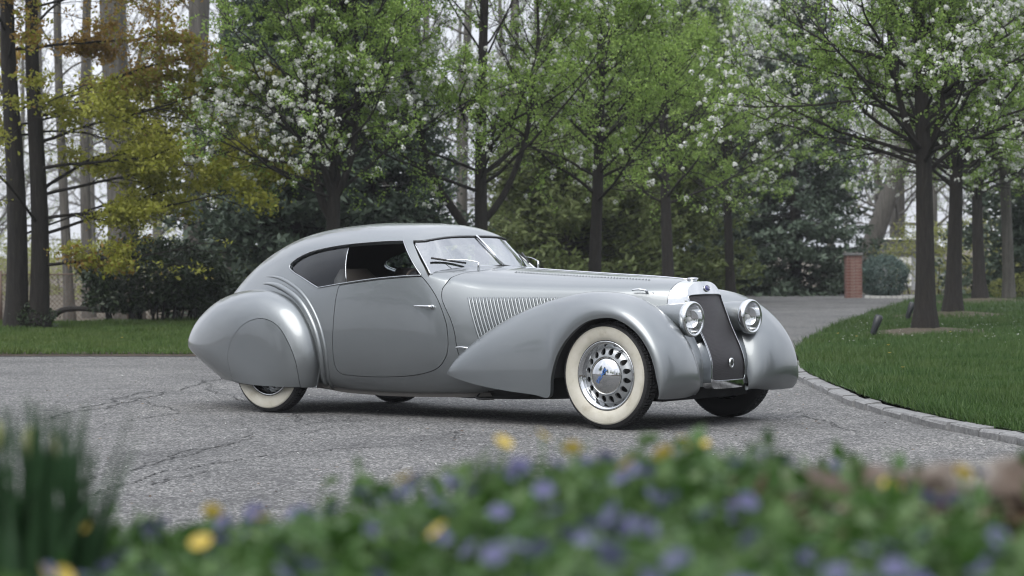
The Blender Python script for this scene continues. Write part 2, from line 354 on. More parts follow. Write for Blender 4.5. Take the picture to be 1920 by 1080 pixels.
flat('asphalt_drive', [(-30, -40), (33.5, -40)]+LEFT_EDGE+[(74, 8.4), (66.1, 9.33), (64, 14)]+RIGHT_EDGE[::-1][1:]+KERB[::-1][1:]+[(8, 40), (-30, 40)], 0., M['asphalt'], 3.0)
def edge_dist(p, line):
    L_ = spl(np.array(line, float), 4); return np.concatenate([np.linalg.norm(p[i:i+2000, None]-L_[None], axis=2).min(1) for i in range(0, len(p), 2000)])
RL = [(p[0], p[1]+.12) for p in KERB]+[(p[0], p[1]) for p in RIGHT_EDGE[1:]]
def h_right(p):
    e = np.clip(edge_dist(p, RL), 0, 6)/6; return .07+.06*e*e*(3-2*e)+.012*np.sin(p[:, 0]*.9)*np.sin(p[:, 1]*1.3)
RIGHT_LAWN = RL+[(66, 20), (66, 45), (8, 45)]
flat('lawn_right', RIGHT_LAWN, 0, M['turf'], 1.2, hf=h_right)
def h_left(p):
    e = np.clip(edge_dist(p, LEFT_EDGE), 0, 8)/8; return .03+.10*e*e*(3-2*e)
LEFT_LAWN = LEFT_EDGE[::-1]+[(39.5, -30), (39.5, -8), (40.5, -5), (42, -3), (47, -1), (56, 1), (68, 4.5)]
flat('lawn_left', LEFT_LAWN, 0, M['turf'], 1.2, hf=h_left)
# edging strip of bare soil between lawn and drive
eL = spl(np.array(LEFT_EDGE[:7], float), 8); eo = eL.copy(); P = np.concatenate([loc(eL[:, 0]-.10, eL[:, 1], .008), loc(eL[:, 0]+.14, eL[:, 1], .045)]); k_ = len(eL)
tag(nobj('soil_edge', P, [(i, i+1, k_+i+1, k_+i) for i in range(k_-1)], M['soil']), kind='structure')
# open cracks in the old asphalt, filled with dark grit
CR = [[(18.13, -3.61), (19.02, -3.58), (19.99, -3.41), (21.08, -3.31), (22.45, -3.13), (24.11, -2.88)], [(17.51, -3.02), (18.33, -2.88), (18.91, -2.64), (19.06, -2.28)], [(13.21, -2.37), (14.01, -2.27), (14.8, -2.17), (15.51, -2.06), (16.29, -1.88), (17.37, -1.7)],
      [(12.34, -2.22), (13.19, -2.11), (13.81, -1.93), (14.31, -1.72), (14.82, -1.58)], [(14.67, -1.6), (15.04, -1.34), (15.34, -1.09), (15.47, -.76), (15.15, -.48)], [(17.45, -2.44), (17.57, -2.1), (17.37, -1.7), (17.77, -1.42), (17.95, -1.04)], [(17.25, -.58), (16.48, -.46), (15.87, -.38)],
      [(16.58, -1.47), (17.31, -1.19), (17.27, -.77)], [(23.78, -4.0), (24.03, -3.72), (24.82, -3.46)], [(15.87, -.38), (15.75, -.11), (16.09, .1)], [(23.94, -3.07), (22.21, -2.66), (20.2, -2.28)], [(21.07, -3.26), (19.58, -2.86), (19.1, -2.62)], [(19.82, -2.02), (17.9, -1.59), (17.77, -1.42)],
      [(16.35, .79), (16.47, 1.01), (16.26, 1.21)], [(18.65, 2.22), (16.94, 2.24), (16.32, 2.44)]]
m = mat('crack_grit', (.035, .035, .037), .95); x = noise(m, 60, 3); setc(m, ramp(m, x.outputs[0], [(.35, (.015, .015, .016)), (.6, (.05, .05, .05)), (.75, (.13, .13, .13))]).outputs[0])
rc_ = np.random.default_rng(9); drive = bpy.data.objects['asphalt_drive']
for ci, line in enumerate(CR):
    for br in range(2 if ci in (0, 2, 3, 4) else 1):
        p = resample(spl(np.array(line)+[0, .05*br], 8), .03, closed=False); k_ = len(p); wob = np.cumsum(rc_.normal(0, .014, (k_, 2)), 0); wob -= np.linspace(0, 1, k_)[:, None]*wob[-1]; p = p+wob+rc_.normal(0, .006, (k_, 2))
        if br: p = p[int(k_*.25):int(k_*.7)]; k_ = len(p)
        t_ = np.gradient(p, axis=0); t_ /= np.linalg.norm(t_, axis=1)[:, None]+1e-9; nrm = np.stack([-t_[:, 1], t_[:, 0]], 1); e_ = np.minimum(np.arange(k_), np.arange(k_)[::-1])/6
        wd_ = np.clip(abs(rc_.normal(.005 if ci else .009, .003, k_)), .003, .04)*np.clip(e_, .15, 1)
        a_, b_ = p+nrm*wd_[:, None], p-nrm*wd_[:, None]; P = np.concatenate([loc(a_[:, 0], a_[:, 1], .004), loc(b_[:, 0], b_[:, 1], .004)])
        nobj('crack', P, [(i, k_+i, k_+i+1, i+1) for i in range(k_-1)], m, drive)
# granite kerb: single blocks
rngk = np.random.default_rng(5)
kl = resample(spl(np.array(KERB, float), 10), .02, closed=False)
kerb = empty('kerb'); tag(kerb, kind='structure')
tag(kerb, 'low grey granite kerb of single blocks along the edge of the right lawn', 'kerb')
i = 0; nb = 0
while i < len(kl)-30:
    n_ = int(rngk.uniform(14, 30)); seg = kl[[i+0, min(i+n_-1, len(kl)-1)]]; i += n_
    a_, b_ = loc(seg[0][0], seg[0][1]), loc(seg[1][0], seg[1][1]); t_ = (b_-a_); ln = np.linalg.norm(t_); t_ /= ln; nrm = np.array([-t_[1], t_[0], 0]); 
    if nrm@np.array([RD[0], RD[1], 0]) < 0: nrm = -nrm
    w_, h_ = .135+rngk.uniform(-.01, .01), .052+rngk.uniform(-.005, .006); o_ = rngk.uniform(-.007, .007)
    pr = [(0, -.05), (0, h_-.014), (.014, h_), (w_-.014, h_+.004), (w_, h_-.01), (w_, -.05)]
    V = []
    for s_ in (.005, ln-.002):
        for y_, z_ in pr: V.append(a_+t_*(s_+rngk.uniform(-.004, .004))+nrm*(y_+o_+rngk.uniform(-.006, .006))+np.array([0, 0, z_+rngk.uniform(-.005, .005)]))
    F = [(j, j+1, 7+j, 6+j) for j in range(5)]+[(0, 5, 4, 3, 2, 1), (6, 7, 8, 9, 10, 11)]
    nobj('block', V, F, M['granite'], kerb, smooth=False); nb += 1
# raised flower bank between the tripod and the drive
def h_bank(p):
    d, r = p[:, 0], p[:, 1]
    crest = np.interp(r, [-3, -.58, -.48, -.33, -.12, .0, .085, .27, .47, 3], [.83, .85, .862, .882, .918, .941, .956, .950, .925, .92])
    up = np.interp(d, [-8, -2, .8, 2.8], [.0, .6, .93, 1.0]); down = np.interp(d, [2.8, 3.2, 4.6, 7.6], [1, .96, .5, -.1])
    return np.where(d < 2.8, crest*up, crest*down)+.010*np.sin(d*9+r*7)*np.sin(r*11-d*3)-.02
flat('flower_bank', [(-8, -9), (8, -9), (8, 9), (-8, 9)], 0, M['soil'], .2, hf=h_bank)

def blades(name, pts, z, mat, rng, h=(.05, .09), wd=.007, lean=.5, kind='stuff'):
    """upright grass blades, one triangle each"""
    n = len(pts); P = loc(pts[:, 0], pts[:, 1], z-.01); a = rng.uniform(0, 2*np.pi, n); fl_ = np.sin(pts[:, 0]*2.3+1.7*np.sin(pts[:, 1]*1.9))*np.sin(pts[:, 1]*3.1+pts[:, 0]*.7); hh = rng.uniform(*h, n)*(1+.45*fl_); ln = rng.uniform(0, lean, n)*hh; b = rng.uniform(0, 2*np.pi, n)
    t_ = np.stack([np.cos(a), np.sin(a), 0*a], 1)*(wd*rng.uniform(.7, 1.4, n))[:, None]
    tip = P+np.stack([np.cos(b)*ln, np.sin(b)*ln, hh], 1)
    V = np.stack([P-t_, P+t_, tip], 1).reshape(-1, 3); F = np.arange(3*n).reshape(-1, 3)
    return tag(nobj(name, V, F, mat, smooth=False), kind=kind)
rg = np.random.default_rng(3)
def scatter(poly, n, d0, d1, r0, r1, rng, power=1.6):
    u = rng.uniform(0, 1, n*3); d = (d0**(1-power)+u*(d1**(1-power)-d0**(1-power)))**(1/(1-power)); r = rng.uniform(r0, r1, n*3)
    p = np.stack([d, r*d], 1); ok = inpoly(p, np.array(poly)); return p[ok][:n]
pr_ = scatter(RIGHT_LAWN, 230000, 14, 60, .06, .34, rg, 2.2)
tag(blades('grass_right', pr_, h_right(pr_), M['grass'], rg, (.045, .10), .0065, .9), 'short green grass of the lawn beyond the granite kerb', 'grass')
pl_ = scatter(LEFT_LAWN, 170000, 29, 46, -.30, .02, rg, 1.2)
tag(blades('grass_left', pl_, h_left(pl_), M['grass_left'], rg, (.04, .09), .009, .9), 'short green grass of the lawn in front of the laurel bush', 'grass')
ke = resample(spl(np.array(RL[2:12]), 6), .004, closed=False); ke = ke[rg.uniform(0, 1, len(ke)) < .5]; ke = ke+np.stack([rg.normal(0, .05, len(ke)), .06+abs(rg.normal(0, .07, len(ke)))], 1)
tag(blades('kerb_grass', ke, .07, M['grass'], rg, (.05, .13), .007, 1.2), 'longer uncut grass tufts hanging over the granite kerb', 'grass')
def pchip(xs, ys):
    xs=np.asarray(xs,float); ys=np.asarray(ys,float)
    h=np.diff(xs); d=np.diff(ys)/h; m=np.zeros(len(xs))
    for i in range(1,len(xs)-1):
        if d[i-1]*d[i]>0:
            w1=2*h[i]+h[i-1]; w2=h[i]+2*h[i-1]
            m[i]=(w1+w2)/(w1/d[i-1]+w2/d[i])
    m[0]=d[0]; m[-1]=d[-1]
    def f(x):
        x=np.clip(np.asarray(x,float),xs[0],xs[-1]); i=np.clip(np.searchsorted(xs,x,side='right')-1,0,len(xs)-2)
        t=(x-xs[i])/h[i]
        return ((2*t**3-3*t**2+1)*ys[i]+(t**3-2*t**2+t)*h[i]*m[i]+(-2*t**3+3*t**2)*ys[i+1]+(t**3-t**2)*h[i]*m[i+1])
    return f
def bez(a,b,c,d,t): return a*(1-t)**3+3*b*t*(1-t)**2+3*c*t*t*(1-t)+d*t**3
# ---- coachwork: half sections along x; v 0..0.5 sill to belt, 0.5..1 belt to centre line
TOP=pchip([-4.62,-4.5,-4.36,-4.222,-4.084,-3.898,-3.714,-3.473,-3.236,-2.946,-2.66,-2.325,-2.052,-1.95,-1.86,-1.7,-1.5],
          [.60,.76,.885,.995,1.101,1.215,1.302,1.386,1.435,1.466,1.479,1.474,1.456,1.432,1.392,1.27,1.1])
HOOD=pchip([-2.2,-1.9,-1.72,-1.575,-1.315,-.959,-.513,-.128,.13,.26],[1.15,1.155,1.15,1.140,1.119,1.098,1.074,1.055,1.036,1.02])
WB=pchip([-4.62,-4.4,-4.1,-3.7,-3.3,-2.9,-2.5,-2.1,-1.8,-1.5,-1.2,-.8,-.4,0,.27],[.12,.30,.44,.56,.645,.69,.705,.70,.685,.645,.59,.505,.42,.325,.225])
ZB=pchip([-4.62,-4.4,-4.1,-3.7,-3.3,-2.85,-2.58,-2.3,-2.1,-1.8,-1.5,-1.2,-.8,-.4,0,.27],[.50,.62,.72,.84,.92,.97,1.004,1.036,1.053,1.068,1.01,.965,.945,.935,.925,.90])
AB=pchip([-4.62,-3.7,-3.0,-2.5,-2.0,-1.8,-1.6,-1.3,-.8,.27],[30,24,14,9,9,14,24,26,22,16]) # lean of the side at the belt, deg from vertical
W0=pchip([-4.62,-4.2,-3.3,-2.6,-1.6,-1.0,-.4,.27],[.10,.30,.50,.60,.60,.50,.38,.20])
Z0=pchip([-4.62,-4.2,-3.3,-2.85,-2.6,-2.157,-1.73,-1.2,.27],[.42,.30,.24,.215,.195,.185,.19,.21,.25])
def lower(x,t):
    wb,zb,w0,z0,a=WB(x),ZB(x),W0(x),Z0(x),np.radians(AB(x)); h=zb-z0
    k=.34*h
    out=np.minimum(.17,(wb-w0)+.12)
    return (bez(w0,w0+out,wb+np.sin(a)*k,wb,t), bez(z0,z0+.02,zb-np.cos(a)*k,zb,t))
def upper(x,t,top):
    wb,zb,a=WB(x),ZB(x),np.radians(AB(x)); zt=top(x); h=zt-zb
    if top is TOP: k1,k2=.72*h,.62
    else: k1,k2=.55*h,.62
    k1=k1/np.maximum(np.cos(a),.3)*.97
    return (bez(wb,wb-np.sin(a)*k1,wb*k2,0*wb,t), bez(zb,zb+np.cos(a)*k1,zt,zt,t))
def body(x,v,top=TOP):
    x=np.asarray(x,float); v=np.asarray(v,float)
    lw,lz=lower(x,np.clip(v*2,0,1)); uw,uz=upper(x,np.clip(v*2-1,0,1),top)
    lo=v<.5
    return np.stack([x,np.where(lo,lw,uw),np.where(lo,lz,uz)],-1)
def v_of_z(x,z,top=TOP):
    lo=np.zeros_like(np.asarray(x,float)); hi=np.ones_like(lo)
    for _ in range(40):
        m=(lo+hi)/2; b=body(x,m,top)[...,2]<z; lo=np.where(b,m,lo); hi=np.where(b,hi,m)
    return (lo+hi)/2
# ------------------------------------------------------------------ the car
GIRTH = 1.7
def v_of_y(x, y, top):
    lo, hi = .5, 1.0
    for _ in range(40):
        m_ = (lo+hi)/2
        if body(np.array(x), np.array(m_), top)[1] > y: lo = m_
        else: hi = m_
    return (lo+hi)/2
def fnT(uv): return body(uv[:, 0], uv[:, 1]/GIRTH, TOP)
def fnH(uv): return body(uv[:, 0], uv[:, 1]/GIRTH, HOOD)
def XZ(p, top): p = np.asarray(p, float); return np.stack([p[:, 0], v_of_z(p[:, 0], p[:, 1], top)*GIRTH], 1)
def XY(p, top): return np.array([[x, v_of_y(x, y, top)*GIRTH] for x, y in p])
CAR = empty('vintage_car', (0, 0, 0), 'silver grey vintage streamlined coupe with whitewall tyres parked on the asphalt drive', 'car')

sillx = np.linspace(-1.778, -2.605, 26)
door_top = np.stack([sillx, (.5-.003)*np.ones(26)*GIRTH], 1)
door_edge = XZ(spl([(-2.607, .99), (-2.618, .95), (-2.630, .88), (-2.641, .732), (-2.650, .568), (-2.651, .445), (-2.640, .371), (-2.606, .328), (-2.535, .312), (-2.264, .304), (-1.938, .318), (-1.716, .35), (-1.585, .397), (-1.512, .478), (-1.492, .56), (-1.498, .646), (-1.52, .735), (-1.60, .885), (-1.69, .988), (-1.775, 1.06)], 6), TOP)
DOOR = resample(np.vstack([door_top, door_edge]), .02)
wlow = np.linspace(-2.80, -1.785, 30)
win_low = np.stack([wlow, (.5+.003)*np.ones(30)*GIRTH], 1)
win_up = XZ(np.vstack([[(-1.785, 1.074)], spl([(-2.085, 1.332), (-2.25, 1.330), (-2.492, 1.319), (-2.68, 1.306), (-2.836, 1.289), (-2.97, 1.270), (-3.075, 1.248), (-3.17, 1.217), (-3.225, 1.188), (-3.262, 1.158), (-3.255, 1.128), (-3.176, 1.095), (-3.03, 1.049), (-2.919, 1.008), (-2.835, .978)], 5)]), TOP)
WIN = resample(np.vstack([win_low, win_up]), .018)

GAP_LO = [(-1.572, 1.0), (-1.586, .968), (-1.575, .901), (-1.534, .831), (-1.479, .745), (-1.441, .648), (-1.421, .55), (-1.404, .49), (-1.35, .42), (-1.27, .34)]
gx = -1.562
gap_low = XZ(spl(GAP_LO, 5), HOOD)                       # below the belt, top to bottom
gap_up = XY(spl([(-1.556, .62), (-1.540, .575), (-1.512, .49), (-1.456, .398), (-1.40, .27), (-1.378, .14), (-1.372, .0)], 6), HOOD)
belt_seam = np.stack([np.linspace(-1.72, gx, 9), np.full(9, .5*GIRTH)], 1)
ws_side = spl([(-1.72, .5005*GIRTH), tuple(XZ([(-1.78, 1.132)], TOP)[0]), tuple(XZ([(-1.836, 1.186)], TOP)[0]), tuple(XZ([(-1.915, 1.262)], TOP)[0]), tuple(XZ([(-1.985, 1.318)], TOP)[0])], 6)
roof_edge = np.vstack([XY(spl([(-1.990, .535), (-1.945, .515), (-1.90, .475), (-1.862, .39), (-1.835, .25), (-1.822, .10)], 5), TOP), [(-1.82, GIRTH)]])
def dens(p, s=.03): return resample(p, s, closed=False)
A_out = np.vstack([dens(np.array([(-4.6, 0.0), (-1.22, 0.0)])), gap_low[::-1][:-1], belt_seam[::-1], ws_side[1:], roof_edge, dens(np.array([(-1.82, GIRTH), (-4.6, GIRTH)]))[1:], dens(np.array([(-4.6, GIRTH), (-4.6, 0.0)]))[1:-1]])
B_out = np.vstack([belt_seam, gap_up, dens(np.array([(-1.372, GIRTH), (-1.72, GIRTH)]))[1:], dens(np.array([(-1.72, GIRTH), (-1.72, .5*GIRTH)]))[1:-1]])

def lift(fn, uv, off=0.):
    e = 1e-3; P = fn(uv); a = fn(uv+[e, 0])-fn(uv-[e, 0]); b = fn(uv+[0, e])-fn(uv-[0, e])
    nrm = np.cross(a, b); nrm /= np.linalg.norm(nrm, axis=1)[:, None]+1e-12
    nrm *= np.where(nrm[:, 1:2]+.6*nrm[:, 2:3] >= 0, 1, -1)
    return P+nrm*off, nrm
def sheet(regions, off=0., step=.035, inward=False):
    """surface(s) on both sides of the car -> V, F (welded on the centre line later)"""
    Vs, Fs, k = [], [], 0
    for fn, outer, holes in regions:
        v, f, bl = cdt(outer, holes, step); P, nrm = lift(fn, v, off)
        q = P[f]
        if np.sum(np.cross(q[:, 1]-q[:, 0], q[:, 2]-q[:, 0])*nrm[f[:, 0]]) < 0: f = f[:, ::-1]
        if inward: f = f[:, ::-1]
        for s in (1, -1):
            Vs.append(P*[1, s, 1]); Fs.append((f if s > 0 else f[:, ::-1])+k); k += len(P)
    return np.concatenate(Vs), np.concatenate(Fs)
def weld(name, V, F, mat, parent, dist=.0009, extra=None):
    bm = bmesh.new()
    for p in V: bm.verts.new(p)
    bm.verts.ensure_lookup_table()
    for f in F:
        try: bm.faces.new([bm.verts[i] for i in f])
        except ValueError: pass
    bmesh.ops.remove_doubles(bm, verts=bm.verts[:], dist=dist)
    bad = [f for f in bm.faces if f.calc_area() < 1e-9]
    if extra:
        for V2, F2 in extra:
            vs = [bm.verts.new(p) for p in V2]
            for f in F2: bm.faces.new([vs[i] for i in f])
    me = bpy.data.meshes.new(name); bm.to_mesh(me); bm.free()
    me.polygons.foreach_set('use_smooth', np.ones(len(me.polygons), bool)); me.materials.append(mat)
    return link(bpy.data.objects.new(name, me), parent)
def ring(fn, loop, depth, closed=True, off=0.):
    """edge turned inward along a 2-D loop; both sides of the car"""
    P, nrm = lift(fn, loop, off); m_ = len(P); o = []
    n_ = m_ if closed else m_-1
    for s in (1, -1):
        V = np.concatenate([P, P-nrm*depth])*[1, s, 1]
        o.append((V, [(i, (i+1) % m_, m_+(i+1) % m_, m_+i) for i in range(n_)]))
    return o
g = .0028
door_hole = inset(DOOR, -g)
win_hole = WIN
gapline = np.vstack([gap_low[::-1], gap_up])
V, F = sheet([(fnT, A_out, [door_hole, win_hole]), (fnH, B_out, [])], step=.034)
BODY = weld('body', V, F, M['paint'], CAR, extra=ring(fnT, door_hole, .03)+ring(fnT, win_hole, .025)+ring(fnH, gap_low, .02, False)+ring(fnH, gap_up, .02, False))
V, F = sheet([(fnT, A_out, [WIN]), ], off=-.028, step=.07, inward=True)
weld('interior_lining', V, F, M['lining'], CAR)
for s, nm in ((-1, 'near'), (1, 'far')):
    d = panel('door', inset(DOOR, g), [], fnT, M['paint'], CAR, step=.034, flange=.025, side=s)
    # pull handle of the door
    P0, n0 = lift(fnT, XZ([(-1.645, .838), (-1.70, .840), (-1.76, .842), (-1.80, .842)], TOP))
    hp = P0+n0*np.array([[.0], [.034], [.036], [.032]]); hp = np.vstack([P0[:1]-n0[:1]*.005, P0[:1]+n0[:1]*.03, hp[1:]])
    hb = MB().tube(spl(hp, 5)*[1, s, 1], np.interp(np.linspace(0, 1, 21), [0, .25, .3, 1], [.013, .012, .011, .006]), 8)
    V_, F_ = tube(np.vstack([P0[0]-n0[0]*.004, P0[0]+n0[0]*.008])*[1, s, 1], .018, 12); hb.add(V_, F_)
    hb.build('door_handle', M['chrome'], d)
# hood panel, over the centre line
hood_out = np.vstack([dens(np.array([(-1.22, .03), (.165, .03)])), dens(np.array([(.165, .03), (.165, GIRTH)]))[1:], dens(np.array([(.165, GIRTH), (-1.366, GIRTH)]))[1:], (gap_up[::-1]+[.006, 0])[1:], gap_low+[.006, 0]])
V, F = sheet([(fnH, hood_out, [])], step=.036)
HOODO = weld('hood', V, F, M['paint'], CAR, extra=ring(fnH, gap_low+[.006, 0], .02, False)+ring(fnH, gap_up+[.006, 0], .02, False))
# piano hinge along the hood's centre
hx = np.linspace(-1.36, .16, 30); HV = np.stack([hx, 0*hx, HOOD(hx)+.002], 1)
MB().tube(HV, .006, 8).build('hinge', M['chrome'], HOODO)
# side louvres: half-round ribs, leaning
lv0 = []
fender_top = pchip([-1.5, -1.44, -1.22, -.93, -.65, -.37, -.17], [.36, .45, .62, .78, .88, .946, .966])
for s in (-1, 1):
    for i in range(27):
        x0 = -1.352+i*.0282; zt_ = .908
        zb_ = zt_; 
        for zz in np.linspace(zt_, .55, 60):
            xx = x0+(zt_-zz)*.41
            if zz < fender_top(xx)-.05-.02*(zz > .8): break
            zb_ = zz
        if zt_-zb_ < .012: continue
        zs = np.linspace(zt_, zb_-.02, 9); uv = XZ(np.stack([x0+(zt_-zs)*.41, zs], 1), HOOD); P, nn = lift(fnH, uv)
        rr_ = np.full(9, .0088); rr_[0] = .004; P = np.vstack([P[:1]+(P[:1]-P[1:2])*.12, P]); rr_ = np.concatenate([[.002], np.full(9, .0105)]); P = P+np.vstack([nn[:1], nn])*.003
        V_, F_ = tube(P*[1, s, 1], rr_, 8); nobj('louver', V_, F_, M['paint'], HOODO)
    for i in range(44):                                   # little vents beside the hinge
        x0 = -1.19+i*.0262; yb = np.interp(x0, [-1.2, -.05], [.30, .175])
        vv = v_of_y(x0, yb, HOOD)*GIRTH; P, nn = lift(fnH, np.array([[x0, vv-.018], [x0, vv-.009], [x0+.002, vv], [x0, vv+.009], [x0, vv+.018]]))
        V_, F_ = tube(P*[1, s, 1], [.002, .0075, .0085, .0075, .002], 6); nobj('vent_louver', V_, F_, M['paint'], HOODO)
    for xa, za, dx in ((-.085, .950, .10), (-1.412, .545, .10)):      # hood catches
        P, nn = lift(fnH, XZ([(xa+dx, za-.004), (xa+dx*.5, za+.002), (xa, za)], HOOD))
        hp = np.vstack([P[0]-nn[0]*.005, P[0]+nn[0]*.028, P[1]+nn[1]*.032, P[2]+nn[2]*.028])*[1, s, 1]
        mb = MB().tube(spl(hp, 4), np.interp(np.linspace(0, 1, 13), [0, .35, 1], [.012, .008, .0065]), 8)
        P2, n2 = lift(fnH, XZ([(xa+dx+.045, za-.004)], HOOD)); V_, F_ = tube(np.vstack([P2[0]-n2[0]*.003, P2[0]+n2[0]*.006])*[1, s, 1], .006, 8); mb.add(V_, F_)
        mb.build('hood_catch', M['chrome'], HOODO)
# cabin glass and bright trim
for s in (-1, 1):
    P, nn = lift(fnT, WIN, .004); V_, F_ = tube(P*[1, s, 1], .0052, 6, closed=True); nobj('window_trim', V_, F_, M['chrome_dull'], CAR)
    sp = XZ(np.stack([np.linspace(-2.54, -2.635, 8), np.linspace(1.022, 1.312, 8)], 1), TOP)
    half = WIN[WIN[:, 0] < np.interp(WIN[:, 1], sp[:, 1], sp[:, 0])]
    # rear quarter pane behind the split, the front half is wound down
    i0 = np.argmax(np.linalg.norm(np.diff(np.vstack([half, half[:1]]), axis=0), axis=1)); half = np.roll(half, -(i0+1), 0)
    if half[0][1] < half[-1][1]: poly = np.vstack([half, sp[::-1]])
    else: poly = np.vstack([half, sp])
    panel('rear_side_window', resample(poly, .03), [], fnT, M['glass'], CAR, step=.08, off=-.014, flange=0, side=s)
    P, nn = lift(fnT, sp, -.012); V_, F_ = tube(P*[1, s, 1], .004, 6); nobj('pane_edge', V_, F_, M['chrome_dull'], CAR)
# windscreen: two flat panes meeting in a vee
tc_, bc_ = np.array([-1.826, 0, 1.358]), np.array([-1.565, 0, 1.146])
tk_, bk_ = np.array([-1.992, .530, 1.322]), np.array([-1.716, .655, 1.080])
rtop = lift(fnT, resample(roof_edge[::-1], .005, closed=False), -.010)[0]; rtop = rtop[np.linspace(0, len(rtop)-1, 9).round().astype(int)]; rtop[0, 1] = 0; rtop[-1] = tk_
for s in (-1, 1):
    m_ = np.array([1, s, 1]); q = []
    for i in range(7):
        for j in range(9):
            a, b_ = i/6, j/8; p = (1-a)*rtop[j]+a*((1-b_)*bc_+b_*bk_+np.array([.03, 0, .0])*math.sin(math.pi*b_)); q.append(p*m_)
    F_ = [(i*9+j, i*9+j+1, (i+1)*9+j+1, (i+1)*9+j) for i in range(6) for j in range(8)]
    if s > 0: F_ = [f[::-1] for f in F_]
    pane = nobj('windscreen', q, F_, M['windscreen_glass'], CAR)
    q = np.array(q); edge = np.vstack([q[0:9], q[17::9], q[54:62][::-1]])
    V_, F_ = tube(q[8::9], .0075, 6); nobj('side_trim', V_, F_, M['chrome'], pane)
    V_, F_ = tube(q[0:9]+[-.004, 0, .006], .009, 6); nobj('top_seal', V_, F_, M['black'], pane)
    V_, F_ = tube(q[54:63]+[.004, 0, -.004], .008, 6); nobj('bottom_seal', V_, F_, M['black'], pane)
    # wipers
    for_y = .36
    fo = v_of_y(-1.50, for_y, HOOD)*GIRTH; P, nn = lift(fnH, np.array([[-1.50, fo]])); base = P[0]*m_
    n_g = np.cross((tk_-tc_), (bc_-tc_)); n_g /= np.linalg.norm(n_g)
    if n_g[0] < 0: n_g = -n_g
    def onglass(a, b_): return ((1-a)*rtop[int(round(b_*8))]+a*((1-b_)*bc_+b_*bk_+np.array([.03, 0, 0])*math.sin(math.pi*b_))+n_g*.022)*m_
    tip, root = onglass(.58, .93), onglass(.86, .52)
    if s > 0: tip, root = onglass(.45, .92), onglass(.80, .72)
    wp = empty('wiper', base); wp.parent = CAR
    kn = base+np.array([.0, 0, .055])
    MB().tube(np.array([base-[0, 0, .01], base+[0, 0, .03], kn])-base, [.010, .008, .007], 8).build('wiper_post', M['chrome'], wp)
    MB().tube(spl([kn, (kn*.5+(tip+root)*.25)+[0, 0, .012], (tip*.6+root*.4)], 6)-base, np.linspace(.0045, .003, 13), 6).build('wiper_arm', M['chrome'], wp)
    MB().tube(np.array([tip, (tip+root)/2, root])-base, .0085, 6).build('wiper_blade', M['black'], wp)
MB().tube(np.array([tc_+[.006, 0, .012], (tc_+bc_)/2+[.012, 0, .010], bc_+[.01, 0, .0]]), .010, 8).build('windscreen_divider', M['chrome'], CAR)
MB().tube(spl([(-2.45, .0, 1.34), (-2.3, .0, 1.33)], 2), .004, 6).build('mirror_stem', M['chrome'], CAR)

# ---- front fenders
ST = [((-1.495, .345, .735), (-1.50, .362, .722)), ((-1.39, .322, .77), (-1.44, .45, .72)), ((-1.15, .28, .805), (-1.22, .62, .70)), ((-.85, .247, .83), (-.93, .78, .675)), ((-.60, .230, .845), (-.65, .88, .655)),
      ((-.45, .216, .855), (-.50, .918, .645)), ((-.428, .348, .86), (-.41, .938, .64)), ((-.378, .499, .862), (-.31, .955, .637)), ((-.28, .632, .865), (-.20, .965, .632)), ((-.135, .739, .866), (-.06, .962, .628)),
      ((.02, .78, .866), (.085, .942, .62)), ((.17, .768, .866), (.245, .884, .62)), ((.328, .679, .866), (.41, .762, .62)), ((.439, .535, .866), (.538, .595, .62)), ((.491, .373, .866), (.588, .42, .62)), ((.508, .275, .862), (.575, .30, .62)), ((.49, .235, .85), (.51, .226, .63))]
Rl = spl([a for a, b in ST], 6); Tl = spl([b for a, b in ST], 6)
def smooth_line(P, it):
    P = P.copy()
    for _ in range(it): P[1:-1] = P[1:-1]*.5+(P[:-2]+P[2:])*.25
    return P
Tl = smooth_line(Tl, 12); Rl = smooth_line(Rl, 1)
nS = len(Rl); rows = []
for i in range(nS):
    r, tt = Rl[i], Tl[i]; er = np.array([tt[0]-r[0], tt[1]-r[1]]); d_ = np.linalg.norm(er)+1e-9; er /= d_
    f_ = i/(nS-1)
    # radial direction leans towards straight-out for the swept rear part
    wy = r[2]-tt[2]; bulge = np.interp(f_, [0, .12, .4, 1], [.0, .012, .035, .03])
    c = []
    for t_ in np.linspace(0, 1, 15):
        h_ = bez(0, .62*d_, d_, d_, t_) if True else 0
        y_ = bez(r[2], r[2]+bulge, tt[2]+wy*.62, tt[2], t_)
        c.append((r[0]+er[0]*h_, y_, r[1]+er[1]*h_))
    inn = np.interp(f_, [0, .1, .35, 1], [.03, .10, .27, .30]); dp = np.interp(f_, [0, .1, .35, .7, 1], [.03, .10, .24, .26, .10])
    for t_ in np.linspace(0, 1, 13)[1:]:
        h_ = bez(0, 0, -dp*.45, -dp, t_); y_ = bez(tt[2], tt[2]-inn*.55, tt[2]-inn*.95, tt[2]-inn, t_)
        c.append((tt[0]+er[0]*h_, y_, tt[1]+er[1]*h_))
    rows.append(c)
G = np.array(rows)                                        # [station, section, xyz]
for _ in range(6):                                        # fair the surface
    Gs = G.copy(); Gs[1:-1, 1:-1] = G[1:-1, 1:-1]*.5+.125*(G[2:, 1:-1]+G[:-2, 1:-1]+G[1:-1, 2:]+G[1:-1, :-2]); G = Gs
def grid_faces(a, b): return np.array([(i*b+j, i*b+j+1, (i+1)*b+j+1, (i+1)*b+j) for i in range(a-1) for j in range(b-1)])
nsec = G.shape[1]
lip = G[:, 0]; lipin = lip.copy(); lipin[:, 1] -= .035
